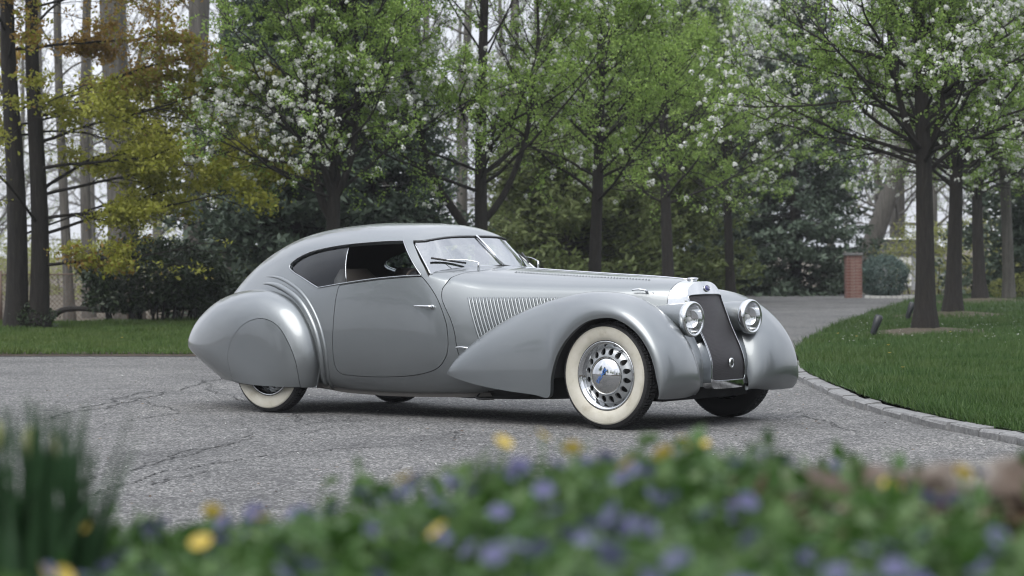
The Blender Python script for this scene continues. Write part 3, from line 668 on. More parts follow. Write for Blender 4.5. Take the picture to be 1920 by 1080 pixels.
for s in (-1, 1):
    mb = MB(); F_ = grid_faces(nS, nsec); F_ = F_[:, ::-1] if s < 0 else F_
    mb.add(G.reshape(-1, 3)*[1, s, 1], F_)
    ff = [(i, i+1, nS+i+1, nS+i) for i in range(nS-1)]; ff = ff if s < 0 else [f[::-1] for f in ff]
    mb.add(np.concatenate([lip, lipin])*[1, s, 1], ff)
    fen = mb.build('front_fender', M['paint'], CAR)
    # dark inner wheel well
    a0 = 36; well = lip[a0:92]; ins = well.copy(); ins[:, 1] = .50
    wv = np.concatenate([well-[0, .033, 0], ins])*[1, s, 1]; k_ = len(well)
    MB().add(wv, [(i, i+1, k_+i+1, k_+i) for i in range(k_-1)]).build('wheel_well', M['underside'], fen)
# ---- apron between fender and radiator
GX = pchip([.20, .285, .409, .75, .929, 1.02], [.470, .484, .492, .358, .284, .255])
for s in (-1, 1):
    zz = np.linspace(.285, .78, 20); yy = np.linspace(.195, .60, 16); P = []
    for z_ in zz:
        for y_ in yy:
            k_ = (y_-.195)/.4; P.append((GX(z_)-.045-.05*k_+.06*k_*k_, y_*s, z_))
    F_ = grid_faces(20, 16); nobj('front_apron', P, F_ if s < 0 else F_[:, ::-1], M['paint'], CAR)
# ---- headlights
for s in (-1, 1):
    hc = np.array([.452, .368*s, .763])
    hl = MB(); prof = [(.001, -.62), (.03, -.58), (.062, -.46), (.088, -.30), (.104, -.15), (.111, -.06), (.112, -.035)]
    V_, F_ = lathe(prof, 40, 'x'); V_ = V_+hc; t_ = np.clip((hc[0]-V_[:, 0])/.6, 0, 1); V_[:, 1] -= s*.07*t_; V_[:, 2] += .02*t_
    h_ = nobj('headlight', V_, F_, M['paint'], CAR)
    MB().lathe([(.116, -.045), (.124, -.035), (.127, -.012), (.125, .004), (.118, .014), (.110, .014), (.103, .006)], 48, 'x', hc).build('bezel', M['chrome'], h_)
    MB().lathe([(.104, .006), (.098, -.02), (.08, -.055), (.05, -.078), (.02, -.086), (.001, -.087)], 40, 'x', hc).build('reflector', M['chrome'], h_)
    MB().lathe([(.001, -.02), (.012, -.022), (.018, -.035), (.014, -.06)], 16, 'x', hc).build('bulb', M['white_enamel'], h_)
    MB().lathe([(.104, .008), (.09, .018), (.06, .028), (.03, .033), (.001, .034)], 40, 'x', hc).build('lens', M['lamp_glass'], h_)
# ---- radiator: bright shell, mesh core, badges
def gline(half, zt, zb, rc, arch):
    """front outline of the radiator, closed, anticlockwise from bottom left"""
    o = []
    for a in np.linspace(math.pi, 1.5*math.pi, 7): o.append((-half+rc+rc*math.cos(a), zb+rc+rc*math.sin(a)))
    for a in np.linspace(1.5*math.pi, 2*math.pi, 7): o.append((half-rc+rc*math.cos(a), zb+rc+rc*math.sin(a)))
    for k_ in np.linspace(0, math.pi, 25): o.append((half*np.sign(math.cos(k_))*abs(math.cos(k_))**.75, zt-arch+arch*math.sin(k_)**.9))
    return resample(np.array(o), .018)
o_out = gline(.213, 1.022, .268, .05, .13); o_in = gline(.204, .932, .325, .03, .012)
def on_front(p, dx=0.): return np.stack([GX(p[:, 1])+dx+.03*(1-(p[:, 0]/.22)**2), p[:, 0], p[:, 1]], 1)
v_, f_, _ = cdt(o_out, [inset(o_in, -.0)], .03)
P = on_front(v_, .004); q = P[f_]; f_ = np.where((np.cross(q[:, 1]-q[:, 0], q[:, 2]-q[:, 0])[:, 0] > 0)[:, None], f_, f_[:, ::-1])
shell = MB().add(P, f_)
k_ = len(o_out); a_ = on_front(o_out, .004); b1 = a_+[-.03, 0, 0]; b1[:, 1] *= 1.03; b2 = a_.copy(); b2[:, 0] = np.where(o_out[:, 1] > .8, .1685, a_[:, 0]-.06); b2[:, 1] *= 1.10
for i in np.where(o_out[:, 1] > .8)[0]:
    zz_ = .8+(o_out[i, 1]-.8)*(float(HOOD(.1685))-.8003)/.222; vv_ = v_of_z(np.array(.1685), zz_, HOOD); b2[i, 1] = math.copysign(float(body(np.array(.1685), vv_, HOOD)[1]), o_out[i, 0]); b2[i, 2] = zz_
b1 = a_*.6+b2*.4; b1[:, 1] = a_[:, 1]*.75+b2[:, 1]*.25
shell.add(np.concatenate([a_, b1, b2]), [(r0*k_+i, r0*k_+(i+1) % k_, (r0+1)*k_+(i+1) % k_, (r0+1)*k_+i)[::-1] for r0 in (0, 1) for i in range(k_)])
RAD = shell.build('radiator', M['chrome'], CAR)
v_, f_, _ = cdt(inset(o_in, -.004), [], .035); P = on_front(v_, -.004); q = P[f_]; f_ = np.where((np.cross(q[:, 1]-q[:, 0], q[:, 2]-q[:, 0])[:, 0] > 0)[:, None], f_, f_[:, ::-1])
nobj('mesh_core', P, f_, M['grille_mesh'], RAD)
V_, F_ = tube(on_front(inset(o_in, .0), .005), .0035, 6, closed=True); nobj('core_frame', V_, F_, M['chrome_dull'], RAD)
tl_ = np.linspace(0, 2*np.pi, 24, endpoint=False)
bc = np.array([GX(.972)+.036, .015, .972])
MB().lathe([(.001, .010), (.03, .008), (.036, .003), (.038, -.01)], 28, 'x', (0, 0, 0)).build('enamel_badge', M['badge_blue'], RAD)
bo = [o for o in bpy.data.objects if o.name.startswith('enamel_badge')][0]; bo.location = bc; bo.rotation_euler = (0, R(-20), 0); bo.scale = (1, .9, .62)
V_, F_ = tube(np.stack([0*tl_+.004, .037*np.cos(tl_), .037*np.sin(tl_)], 1), .004, 6, closed=True); ob = nobj('badge_rim', V_, F_, M['chrome'], RAD); ob.location = bc; ob.rotation_euler = (0, R(-20), 0); ob.scale = (1, .9, .62)
bc = np.array([GX(.445)+.034, 0, .445])
V_, F_ = lathe([(.022, .004), (.026, .008), (.036, .006), (.038, -.004)], 32, 'x'); ob = nobj('oval_emblem', V_, F_, M['chrome'], RAD); ob.location = bc; ob.scale = (1, .70, 1)
st_ = [(0, 0)]; mb = MB(); pts = np.array([[.003, .025*math.cos(a)*(1 if i % 2 else .62), .025*math.sin(a)*(1 if i % 2 else .62)] for i, a in enumerate(np.linspace(0, 2*np.pi, 16, endpoint=False))]); mb.add(np.vstack([[.006, 0, 0], pts]), [(0, i+1, (i+1) % 16+1) for i in range(16)])
ob = mb.build('emblem_star', M['black'], RAD, smooth=False); ob.location = bc+[.002, 0, 0]; ob.scale = (1, .70, 1)
ob = MB().lathe([(.001, .040), (.034, .038), (.040, .030), (.036, .022), (.026, .018), (.030, .008), (.044, .004), (.046, -.02)], 28, 'z').build('radiator_cap', M['chrome'], CAR); ob.location = (.195, 0, 1.018); ob.scale = (1.05, 1.05, .8)
# ---- rear fenders: domed teardrops with removable wheel covers
RC = np.array([-3.38, .45])
ro = spl([(-4.73, .525), (-4.63, .645), (-4.46, .755), (-4.16, .880), (-3.86, .943), (-3.58, .962), (-3.32, .94), (-3.06, .845), (-2.895, .67), (-2.828, .47), (-2.842, .30), (-2.905, .16), (-3.15, -.04), (-3.5, .0), (-3.86, .165), (-4.16, .275), (-4.46, .385), (-4.66, .460)], 10, closed=True)
ang = np.arctan2(ro[:, 1]-RC[1], ro[:, 0]-RC[0]); rad = np.linalg.norm(ro-RC, axis=1); od = np.argsort(ang); ang, rad = ang[od], rad[od]
ang3 = np.concatenate([ang-2*np.pi, ang, ang+2*np.pi]); rad3 = np.tile(rad, 3)
YF = pchip([-4.75, -4.5, -4.2, -3.9, -3.5, -3.2, -2.8], [.46, .60, .72, .805, .87, .885, .885])
YB = pchip([-4.75, -4.5, -4.2, -3.9, -3.5, -3.2, -2.8], [.16, .22, .33, .45, .60, .68, .70])
def fnR(uv):
    """uv: plane position measured from the hub, stretched so the rim of the dome is sampled evenly"""
    d_ = np.linalg.norm(uv, axis=1); th = np.arctan2(uv[:, 1], uv[:, 0]); rr_ = np.interp(th, ang3, rad3)
    k_ = np.clip(d_/rr_, 0, 1.25)                          # 0..1.25 ; the last part runs round the edge
    rho = np.where(k_ < .6, k_, .6+.4*np.sin(np.clip((k_-.6)/.65, 0, 1)*np.pi/2))
    x_ = RC[0]+rho*rr_*np.cos(th); z_ = RC[1]+rho*rr_*np.sin(th)
    yb_ = YB(x_); y_ = yb_+(YF(x_)-yb_)*np.power(np.clip(1-rho**4.4, 0, 1), .5)
    return np.stack([x_, y_, z_], 1)
def inv_R(p):
    p = np.asarray(p, float)-RC; d_ = np.linalg.norm(p, axis=1); th = np.arctan2(p[:, 1], p[:, 0]); rr_ = np.interp(th, ang3, rad3); rho = np.clip(d_/rr_, 0, .9995)
    k_ = np.where(rho < .6, rho, .6+.65*np.arcsin(np.clip((rho-.6)/.4, 0, 1))*2/np.pi)
    return np.stack([k_*rr_*np.cos(th), k_*rr_*np.sin(th)], 1)
th = np.linspace(-np.pi, np.pi, 160, endpoint=False); full = np.stack([1.25*np.interp(th, ang3, rad3)*np.cos(th), 1.25*np.interp(th, ang3, rad3)*np.sin(th)], 1)
def botz(x_): return np.interp(x_, [-4.6, -3.9, -3.66, -3.58, -3.37, -3.13, -2.8], [.235, .245, .240, .228, .214, .208, .209])
# lower trim: keep what lies above the bottom edge
bx_ = np.linspace(-4.2, -2.884, 60); bl_ = inv_R(np.stack([bx_, botz(bx_)], 1))
keep = full[fnR(full)[:, 2] > np.interp(fnR(full)[:, 0], bx_, botz(bx_))+.004]
kth = np.arctan2(keep[:, 1], keep[:, 0])
b0, b1_ = np.arctan2(bl_[0, 1], bl_[0, 0]), np.arctan2(bl_[-1, 1], bl_[-1, 0])
kk = np.mod(kth-b1_, 2*np.pi); od = np.argsort(kk); keep = keep[od][np.sort(kk) < np.mod(b0-b1_, 2*np.pi)]
REAR = np.vstack([bl_, keep]); REAR = resample(REAR, .03)
SK = spl([(-3.653, .30), (-3.687, .428), (-3.662, .513), (-3.619, .577), (-3.558, .641), (-3.499, .684), (-3.409, .722), (-3.321, .740), (-3.234, .737), (-3.147, .709), (-3.073, .655), (-3.005, .566), (-2.962, .485), (-2.935, .403), (-2.924, .30)], 5)
sk_in = inv_R(SK); lowx = np.linspace(-2.926, -3.655, 26)[1:-1]
sk_cover = np.vstack([sk_in, inv_R(np.array([(-2.925, .212)])), inv_R(np.stack([lowx, botz(lowx)+.001], 1)), inv_R(np.array([(-3.655, .242)]))])
sk_hole = np.vstack([sk_in, inv_R(np.stack([[-2.925, -2.925, -3.655, -3.655], [.215, .12, .15, .245]], 1))])
for s in (-1, 1):
    rf = panel('rear_fender', REAR, [resample(sk_hole, .02)], fnR, M['paint'], CAR, step=.036, flange=.012, side=s, hflange=False)
    panel('wheel_cover', inset(resample(sk_cover, .02), .0045), [], fnR, M['paint'], rf, step=.036, off=.0015, flange=.02, side=s)
    panel('cover_backing', resample(sk_cover, .03), [], fnR, M['black'], rf, step=.08, off=-.02, flange=0, side=s)
    # raised mouldings that echo the fender on the body side
    for dd, r_m, dep in ((.040, .027, .72), (.098, .016, .715)):
        a_s = np.linspace(1.95, -.40, 36); rr_ = np.interp(a_s, ang3, rad3)+dd; rr_[a_s > 1.2] += (a_s[a_s > 1.2]-1.2)*.01
        px = RC[0]+rr_*np.cos(a_s); pz = np.clip(RC[1]+rr_*np.sin(a_s), .215, 2)
        ok = pz > .2; px, pz = px[ok], pz[ok]; uvb = XZ(np.stack([px, pz], 1), TOP); P, nn = lift(fnT, uvb, -.004)
        rm = np.full(len(P), r_m); rm[:8] = np.linspace(.3, 1, 8)*r_m
        V_, F_ = tube(P*[1, s, 1], rm, 10); nobj('fender_moulding', V_, F_, M['paint'], rf)
# ---- wheels
WT, WR = 1.4562/2, .3776
def wheel_at(x_, y_, s):
    """s = -1: outer face towards -y"""
    root = None; c = (x_, y_, WR)
    # disc with sixteen air holes
    oc = np.stack([.196*np.cos(th), .196*np.sin(th)], 1); ic = np.stack([.10*np.cos(th[::4]), .10*np.sin(th[::4])], 1); holes = [ic[::-1]]
    for k_ in range(16):
        a = (k_+.5)/16*2*np.pi; e = np.linspace(0, 2*np.pi, 12, endpoint=False); lx, ly = .168+.025*np.cos(e), .0195*np.sin(e)*(1-.25*np.cos(e))
        holes.append(np.stack([lx*np.cos(a)-ly*np.sin(a), lx*np.sin(a)+ly*np.cos(a)], 1))
    v_, f_, bl = cdt(oc[::2], holes, .018)
    def dish(p): r_ = np.linalg.norm(p, axis=1); return -np.interp(r_, [.09, .128, .145, .165, .185, .2], [.052, .050, .046, .040, .028, .012])
    V_ = np.stack([v_[:, 0], dish(v_), v_[:, 1]], 1); q = V_[f_]; f_ = np.where((np.cross(q[:, 1]-q[:, 0], q[:, 2]-q[:, 0])[:, 1] < 0)[:, None], f_, f_[:, ::-1])
    mb = MB().add(V_, f_)
    for h_ in bl[2:]:
        a_ = V_[h_]; b_ = a_+[0, .016, 0]; n_ = len(h_); mb.add(np.concatenate([a_, b_]), [(i, (i+1) % n_, n_+(i+1) % n_, n_+i) for i in range(n_)])
    wh = mb.build('wheel', M['wheel_paint'], CAR); wh.location = c
    if s > 0: wh.rotation_euler = (0, 0, math.pi)
    MB().lathe([(.001, .02), (.235, .02), (.235, .05)], 32, 'y').build('brake_drum', M['black'], wh)
    MB().lathe([(.193, -.004), (.198, -.020), (.208, -.026), (.214, -.040), (.222, -.048), (.232, -.058), (.240, -.060), (.245, -.052), (.246, -.03)], 72, 'y').build('rim', M['chrome'], wh)
    MB().lathe([(.134, -.044), (.134, -.056), (.128, -.064), (.118, -.076), (.09, -.092), (.055, -.102), (.02, -.106), (.0005, -.1065)], 48, 'y').build('hub_cap', M['chrome'], wh)
    # tyre: carcass, cream sidewall, tread blocks
    prof = [(.243, -.045), (.262, -.066), (.30, -.0755), (.335, -.074), (.350, -.068), (.359, -.058), (.366, -.045), (.367, -.02), (.367, .02), (.366, .045), (.359, .058), (.350, .068), (.32, .0755), (.27, .068), (.243, .045)]
    MB().lathe(prof, 72, 'y').build('tyre', M['rubber'], wh)
    MB().lathe([(.247, -.056), (.258, -.0655), (.272, -.0725), (.30, -.0785), (.325, -.0780), (.337, -.0755), (.342, -.0715), (.343, -.066)], 96, 'y').build('whitewall', M['whitewall'], wh)
    MB().tube(np.stack([.331*np.cos(th), 0*th-.0765, .331*np.sin(th)], 1), .0016, 5, closed=True).build('sidewall_ring', M['whitewall'], wh)
    tb = MB(); nb = 96
    for k_ in range(nb):
        a = k_/nb*2*np.pi; ca, sa = math.cos(a), math.sin(a)
        for y0, y1, r0 in ((-.061, -.040, .3715), (-.037, -.014, .3765), (-.011, .011, .3775), (.014, .037, .3765), (.040, .061, .3715)):
            da = .62*np.pi/nb; P = []
            for aa in (a-da, a+da):
                for yy_ in (y0, y1):
                    ro_ = r0-(.010 if abs(yy_) > .05 else 0)
                    for rr_ in (.352, ro_): P.append((rr_*math.cos(aa), yy_, rr_*math.sin(aa)))
            tb.add(P, [(0, 2, 3, 1), (4, 5, 7, 6), (0, 1, 5, 4), (2, 6, 7, 3), (1, 3, 7, 5)])
    tb.build('tread', M['rubber'], wh, smooth=False)
    MB().tube(np.array([(.205*math.cos(1.0), -.02, .205*math.sin(1.0)), (.195*math.cos(1.0), -.065, .195*math.sin(1.0))]), .005, 8).build('valve_stem', M['chrome'], wh)
    if s < 0 and x_ > -1:
        tx = bpy.data.curves.new('lettering', 'FONT'); tx.body = 'DELAGE'; tx.size = .036; tx.align_x = 'CENTER'; tx.align_y = 'CENTER'; tx.extrude = .0006; tx.space_character = .95
        to = bpy.data.objects.new('tmp', tx); COL.objects.link(to); dg = bpy.context.evaluated_depsgraph_get(); me = bpy.data.meshes.new_from_object(to.evaluated_get(dg)); bpy.data.objects.remove(to)
        rot = R(52); co = np.zeros(len(me.vertices)*3); me.vertices.foreach_get('co', co); co = co.reshape(-1, 3)
        u_, v2 = co[:, 0]*math.cos(rot)-co[:, 1]*math.sin(rot), co[:, 0]*math.sin(rot)+co[:, 1]*math.cos(rot); r_ = np.hypot(u_, v2)
        yy_ = -np.interp(r_, [0, .02, .055, .09, .118, .128], [.1065, .106, .102, .092, .076, .064])-.0045-np.clip(co[:, 2], 0, 1)
        me.vertices.foreach_set('co', np.stack([u_, yy_, v2], 1).ravel()); me.materials.append(M['letter_blue']); link(bpy.data.objects.new('cap_lettering', me), wh)
    return wh
wheel_at(0, -WT, -1); wheel_at(0, WT, 1); wheel_at(-3.308, -WT+.012, -1); wheel_at(-3.308, WT-.012, 1)
# ---- underside, axles, exhaust
ub = MB().box((-1.75, 0, .28), (4.1, 1.05, .18)); ub.box((-1.9, 0, .235), (2.4, 1.16, .05)); ub.box((-.35, 0, .36), (1.2, .6, .25)); ub.box((-3.7, 0, .42), (.6, .6, .28))
ub.build('underbody', M['underside'], CAR, smooth=False)
MB().tube(np.array([(0, -.7, .36), (0, .7, .36)]), .035, 10).build('front_axle', M['underside'], CAR)
MB().tube(np.array([(-3.308, -.7, .378), (-3.308, .7, .378)]), .05, 10).build('rear_axle', M['underside'], CAR)
MB().tube(spl([(-.3, -.42, .22), (-1.2, -.5, .19), (-2.4, -.5, .20), (-3.0, -.45, .25), (-4.2, -.4, .25)], 6), .03, 10).build('exhaust_pipe', M['underside'], CAR)
MB().tube(spl([(-1.30, -.60, .20), (-1.28, -.66, .175), (-1.20, -.68, .170), (-1.10, -.68, .175)], 4), .008, 6).build('jack_bracket', M['black'], CAR)
# ---- interior
MB().box((-2.3, 0, .34), (1.9, 1.25, .04)).build('cabin_floor', M['lining'], CAR, smooth=False)
db = MB(); P = []
dy = np.linspace(-.60, .60, 13); pr = [(-1.66, 1.085), (-1.80, 1.075), (-1.86, 1.04), (-1.87, .95), (-1.82, .88)]
for x_, z_ in pr:
    for y_ in dy: P.append((x_-.04*(abs(y_)/.6)**2, y_, z_))
db.add(P, grid_faces(5, 13)).build('dashboard', M['wood_dash'], CAR)
MB().box((-1.66, 0, .75), (.04, 1.2, .60)).build('firewall', M['lining'], CAR, smooth=False)
for s in (-1, 1):
    def cushion(x0, x1, z0, z1, hw, dep, lean):
        P = []
        for a in np.linspace(0, 1, 8):
            for t_ in np.linspace(0, 2*np.pi, 20, endpoint=False):
                sq = lambda v, e: np.sign(v)*abs(v)**e
                k_ = math.sin(math.pi*min(max(a, .02), .98))**.25
                P.append((x0+(x1-x0)*a+dep*.5*k_*sq(math.sin(t_), .5), s*.33+hw*k_*sq(math.cos(t_), .45), z0+(z1-z0)*a))
        F_ = [(i*20+j, i*20+(j+1) % 20, (i+1)*20+(j+1) % 20, (i+1)*20+j) for i in range(7) for j in range(20)]; F_ += [tuple(range(19, -1, -1)), tuple(140+j for j in range(20))]
        return P, F_
    P, F_ = cushion(-2.62, -2.80, .55, 1.12, .27, .14, 0); st = nobj('seat', P, F_, M['leather'], CAR)
    P = []; F_ = []
    mbx = MB(); V_, F_ = cushion(-2.40, -2.40, .40, .60, .27, .52, 0); mbx.add(V_, F_); mbx.build('cushion', M['leather'], st)
tw = np.linspace(0, 2*np.pi, 40, endpoint=False); rot_ = R(62)
swc = np.array([-2.05, -.33, .93])
rim_ = np.stack([-.205*np.sin(tw)*math.cos(rot_), .205*np.cos(tw), .205*np.sin(tw)*math.sin(rot_)], 1)+swc
V_, F_ = tube(rim_, .011, 8, closed=True); sw = nobj('steering_wheel', V_, F_, M['leather'], CAR)
sp_ = MB()
for k_ in range(0, 40, 10): sp_.tube(np.array([swc, rim_[k_]]), .006, 6)
sp_.tube(np.array([swc, swc+[.35, 0, -.22]]), .018, 8); sp_.build('spokes', M['chrome_dull'], sw)
# ------------------------------------------------------------------ plants
def batch_tubes(P, Rr, n):
    """P [B,m,3], Rr [B,m] -> V, F of B open tubes"""
    B, m_ = P.shape[:2]; T = np.gradient(P, axis=1); T /= np.linalg.norm(T, axis=2, keepdims=True)+1e-9
    a = np.where(np.abs(T[:, :1, 2:3]) < .8, np.array([0, 0, 1.]), np.array([1., 0, 0])); u = np.cross(T, a); u /= np.linalg.norm(u, axis=2, keepdims=True)+1e-9; v = np.cross(T, u)
    t = np.arange(n)/n*2*np.pi; V = P[:, :, None]+Rr[:, :, None, None]*(np.cos(t)[:, None]*u[:, :, None]+np.sin(t)[:, None]*v[:, :, None])
    i, k = np.meshgrid(np.arange(m_-1), np.arange(n), indexing='ij'); l = (k+1) % n
    f = np.stack([i*n+k, i*n+l, (i+1)*n+l, (i+1)*n+k], -1).reshape(-1, 4)
    F = (f[None]+(np.arange(B)*m_*n)[:, None, None]).reshape(-1, 4)
    return V.reshape(-1, 3), F
def rot_about(v, ax, ang):
    ax = ax/(np.linalg.norm(ax, axis=-1, keepdims=True)+1e-9); c, s = np.cos(ang)[..., None], np.sin(ang)[..., None]
    return v*c+np.cross(ax, v)*s+ax*np.sum(ax*v, -1, keepdims=True)*(1-c)
def shoots(rng, P0, D0, Ln, m_, wob, lift):
    """B branches grown step by step"""
    B = len(P0); P = np.zeros((B, m_, 3)); P[:, 0] = P0; D = D0.copy()
    for i in range(1, m_):
        P[:, i] = P[:, i-1]+D*(Ln/(m_-1))[:, None]; D = D+rng.normal(0, wob, (B, 3))+np.array([0, 0, 1.])*np.asarray(lift).reshape(-1, 1) if np.ndim(lift) else D+rng.normal(0, wob, (B, 3))+np.array([0, 0, lift]); D /= np.linalg.norm(D, axis=1, keepdims=True)
    return P
def children(rng, P, per, lo, ang, lenf, hi=1.0):
    """spawn shoots along parents; returns base, direction, length, parent"""
    B, m_ = P.shape[:2]; idx = np.repeat(np.arange(B), per); t = rng.uniform(lo, hi, len(idx))*(m_-1); i = np.minimum(t.astype(int), m_-2); fr = (t-i)[:, None]
    a, b = P[idx, i], P[idx, i+1]; base = a*(1-fr)+b*fr; d = b-a; d /= np.linalg.norm(d, axis=1, keepdims=True)+1e-9
    ax = np.cross(d, rng.normal(0, 1, d.shape)); nd = rot_about(d, ax, rng.uniform(*ang, len(idx)))
    plen = np.linalg.norm(np.diff(P, axis=1), axis=2).sum(1)[idx]; L = plen*rng.uniform(*lenf, len(idx))*(1.15-.5*t/(m_-1))
    return base, nd, L, idx
def leaves(rng, P, size, aspect=.55, flatness=0., curl=.15):
    """diamond leaves, one island each"""
    n = len(P); a = rng.normal(0, 1, (n, 3)); a[:, 2] *= (1-flatness); a /= np.linalg.norm(a, axis=1, keepdims=True)
    b = np.cross(a, rng.normal(0, 1, (n, 3))*np.array([1-flatness*.8, 1-flatness*.8, 1])+np.array([0, 0, flatness])); b /= np.linalg.norm(b, axis=1, keepdims=True)+1e-9; c = np.cross(a, b)
    s = size*rng.uniform(.7, 1.3, n)[:, None]; V = np.stack([P, P+a*s*.45+b*s*aspect*.5+c*s*curl, P+a*s, P+a*s*.45-b*s*aspect*.5+c*s*curl], 1)
    return V.reshape(-1, 3), np.arange(4*n).reshape(-1, 4)
def along(rng, P, per):
    B, m_ = P.shape[:2]; idx = np.repeat(np.arange(B), per); t = rng.uniform(.12, 1, len(idx))*(m_-1); i = np.minimum(t.astype(int), m_-2); fr = (t-i)[:, None]
    return P[idx, i]*(1-fr)+P[idx, i+1]*fr
def florets(rng, C, per=14, rad=.042, size=.0175):
    """round heads of small white flowers"""
    n = len(C); d = rng.normal(0, 1, (n, per, 3)); d[..., 2] = d[..., 2]*.8+.35; d /= np.linalg.norm(d, axis=2, keepdims=True); s = rng.uniform(.55, 1.15, (n, 1, 1))
    P = (C[:, None]+d*rad*s).reshape(-1, 3); N_ = d.reshape(-1, 3)+rng.normal(0, .35, (n*per, 3)); N_ /= np.linalg.norm(N_, axis=1, keepdims=True)
    a = np.cross(N_, rng.normal(0, 1, N_.shape)); a /= np.linalg.norm(a, axis=1, keepdims=True); b = np.cross(N_, a); z = size*rng.uniform(.7, 1.3, len(P))[:, None]
    V = np.stack([P+a*z, P+b*z+N_*z*.3, P-a*z, P-b*z+N_*z*.3], 1); return V.reshape(-1, 3), np.arange(4*len(P)).reshape(-1, 4)
class Tree:
    def __init__(s): s.V = []; s.F = []; s.k = 0
    def add(s, VF): V, F = VF; s.V.append(V); s.F.append(F+s.k); s.k += len(V)
    def mesh(s, name, mat): return nmesh(name, np.concatenate(s.V), np.concatenate(s.F), mat)
def flare(m_, r, top=.35, fl=.5):
    t = np.linspace(0, 1, m_); return r*((1-t)*(1-top)+top)*(1+fl*np.exp(-t*26))
def pear(seed, H=7.0, r=.13, h0=2.1, fork=None, n1=34, bias=None, stems=1, wide=.42, bloom=420, leafn=1.0, dens=6):
    """flowering pear: upright limbs, loose leafy crown, white flower heads -> meshes"""
    rng = np.random.default_rng(seed); wood = Tree(); m_ = 22
    t = np.linspace(0, 1, m_); tr = np.stack([.10*np.sin(t*3+seed), .10*np.cos(t*2.3+seed*2)-.1*math.cos(seed*2), t*H], 1); tr[:, :2] -= tr[0, :2]
    wood.add(batch_tubes(tr[None], flare(m_, r)[None], 10)); mains = [tr]
    if fork:
        for (z0, az_, ln, ra) in fork:
            i = int(z0/H*(m_-1)); p = [tr[i]]; d = np.array([math.cos(az_)*wide, math.sin(az_)*wide, .75])
            for j in range(13): p.append(p[-1]+d/np.linalg.norm(d)*ln/13); d = d+np.array([-math.cos(az_)*.05, -math.sin(az_)*.05, .16])+rng.normal(0, .06, 3)
            p = np.array(p); wood.add(batch_tubes(p[None], np.linspace(ra, ra*.3, 14)[None], 8)); q = np.zeros((m_, 3))
            for c in range(3): q[:, c] = np.interp(np.linspace(0, 13, m_), np.arange(14), p[:, c])
            mains.append(q)
    L1 = []; R1 = []
    for mi, mn in enumerate(mains):
        k = n1 if mi == 0 else n1//3; zz = rng.uniform(h0/H, .97, k) if mi == 0 else rng.uniform(.25, .97, k); zz.sort()
        base = np.stack([np.interp(zz*(m_-1), np.arange(m_), mn[:, c]) for c in range(3)], 1); a = np.arange(k)*2.4+rng.uniform(-.5, .5, k)+seed
        up_ = np.where(zz < .38, rng.uniform(.25, .8, k), np.where(zz < .5, rng.uniform(.35, .9, k), rng.uniform(.8, 1.5, k))); D = np.stack([np.cos(a), np.sin(a), up_], 1)
        if bias is not None: D[:, :2] += np.array(bias)*rng.uniform(0, .8, k)[:, None]
        D /= np.linalg.norm(D, axis=1, keepdims=True); Ln = (2.9-1.7*np.clip((zz-.3)/.7, 0, 1))*rng.uniform(.75, 1.15, k)*(1 if mi == 0 else .7)
        L1.append(shoots(rng, base, D, Ln, 10, .10, .02)); R1.append(np.clip(r*.30*(1.1-zz), .010, 1))
    L1 = np.concatenate(L1); R1 = np.concatenate(R1); wood.add(batch_tubes(L1, R1[:, None]*np.linspace(1, .22, 10), 6))
    b, d, L, ix = children(rng, L1, 9, .15, (.5, 1.15), (.22, .42)); L2 = shoots(rng, b, d, L, 6, .16, .03); wood.add(batch_tubes(L2, np.clip(R1[ix]*.36, .005, .02)[:, None]*np.linspace(1, .3, 6), 4))
    b, d, L, ix = children(rng, L2, 4, .2, (.5, 1.2), (.35, .7)); L3 = shoots(rng, b, d, np.clip(L, .12, .6), 4, .22, .05); wood.add(batch_tubes(L3, np.full(len(L3), .0042)[:, None]*np.linspace(1, .5, 4), 3))
    lp = np.concatenate([along(rng, L3, int(dens*2.2)), along(rng, L2, int(dens*1.2))]); lp = lp[lp[:, 2] > h0-.5]; lp = lp+rng.normal(0, .035, lp.shape)
    # bare gaps: drop leaves where a slow random field is low
    fld = np.sin(lp[:, 0]*2.3+seed)+np.sin(lp[:, 1]*2.7+1.3*seed)+np.sin(lp[:, 2]*2.9+.7*seed)+rng.normal(0, .55, len(lp)); lp = lp[fld > -.75]
    lp = lp[(lp[:, 2] < 5.6) | (rng.uniform(0, 1, len(lp)) < .35)]  # crown thinned above the view so more light reaches the leaves below
    if leafn < 1: lp = lp[rng.uniform(0, 1, len(lp)) < leafn]
    lf = Tree(); lf.add(leaves(rng, lp, .05))
    tips = L3[:, -1]; fl2 = np.sin(tips[:, 0]*1.7+seed*1.1)+np.sin(tips[:, 1]*1.9+seed)+np.sin(tips[:, 2]*1.6+seed*.3); rad_ = np.linalg.norm(tips[:, :2], axis=1)
    w_ = np.clip(fl2+1.0, 0.02, 3)**1.5*np.clip(rad_, .3, 2)
    if bias is not None: w_ *= np.clip(1+.8*(tips[:, :2]@np.array(bias)), .12, 4)
    tips = tips[rng.choice(len(tips), min(bloom, len(tips)), False, p=w_/w_.sum())]
    tips = np.concatenate([tips, tips[:len(tips)//2]+rng.normal(0, .07, (len(tips)//2, 3))])
    bl = Tree(); bl.add(florets(rng, tips)); return wood, lf, bl
def place(meshes, name, pos, rotz, sc, label, cat='tree', group=None):
    e = empty(name, pos, label, cat, group); e.rotation_euler = (0, 0, rotz); e.scale = (sc, sc, sc)
    for pn, me in meshes:
        c_ = link(bpy.data.objects.new(pn, me), e)
        if pn == 'stems': c_['kind'] = 'stuff'
    return e
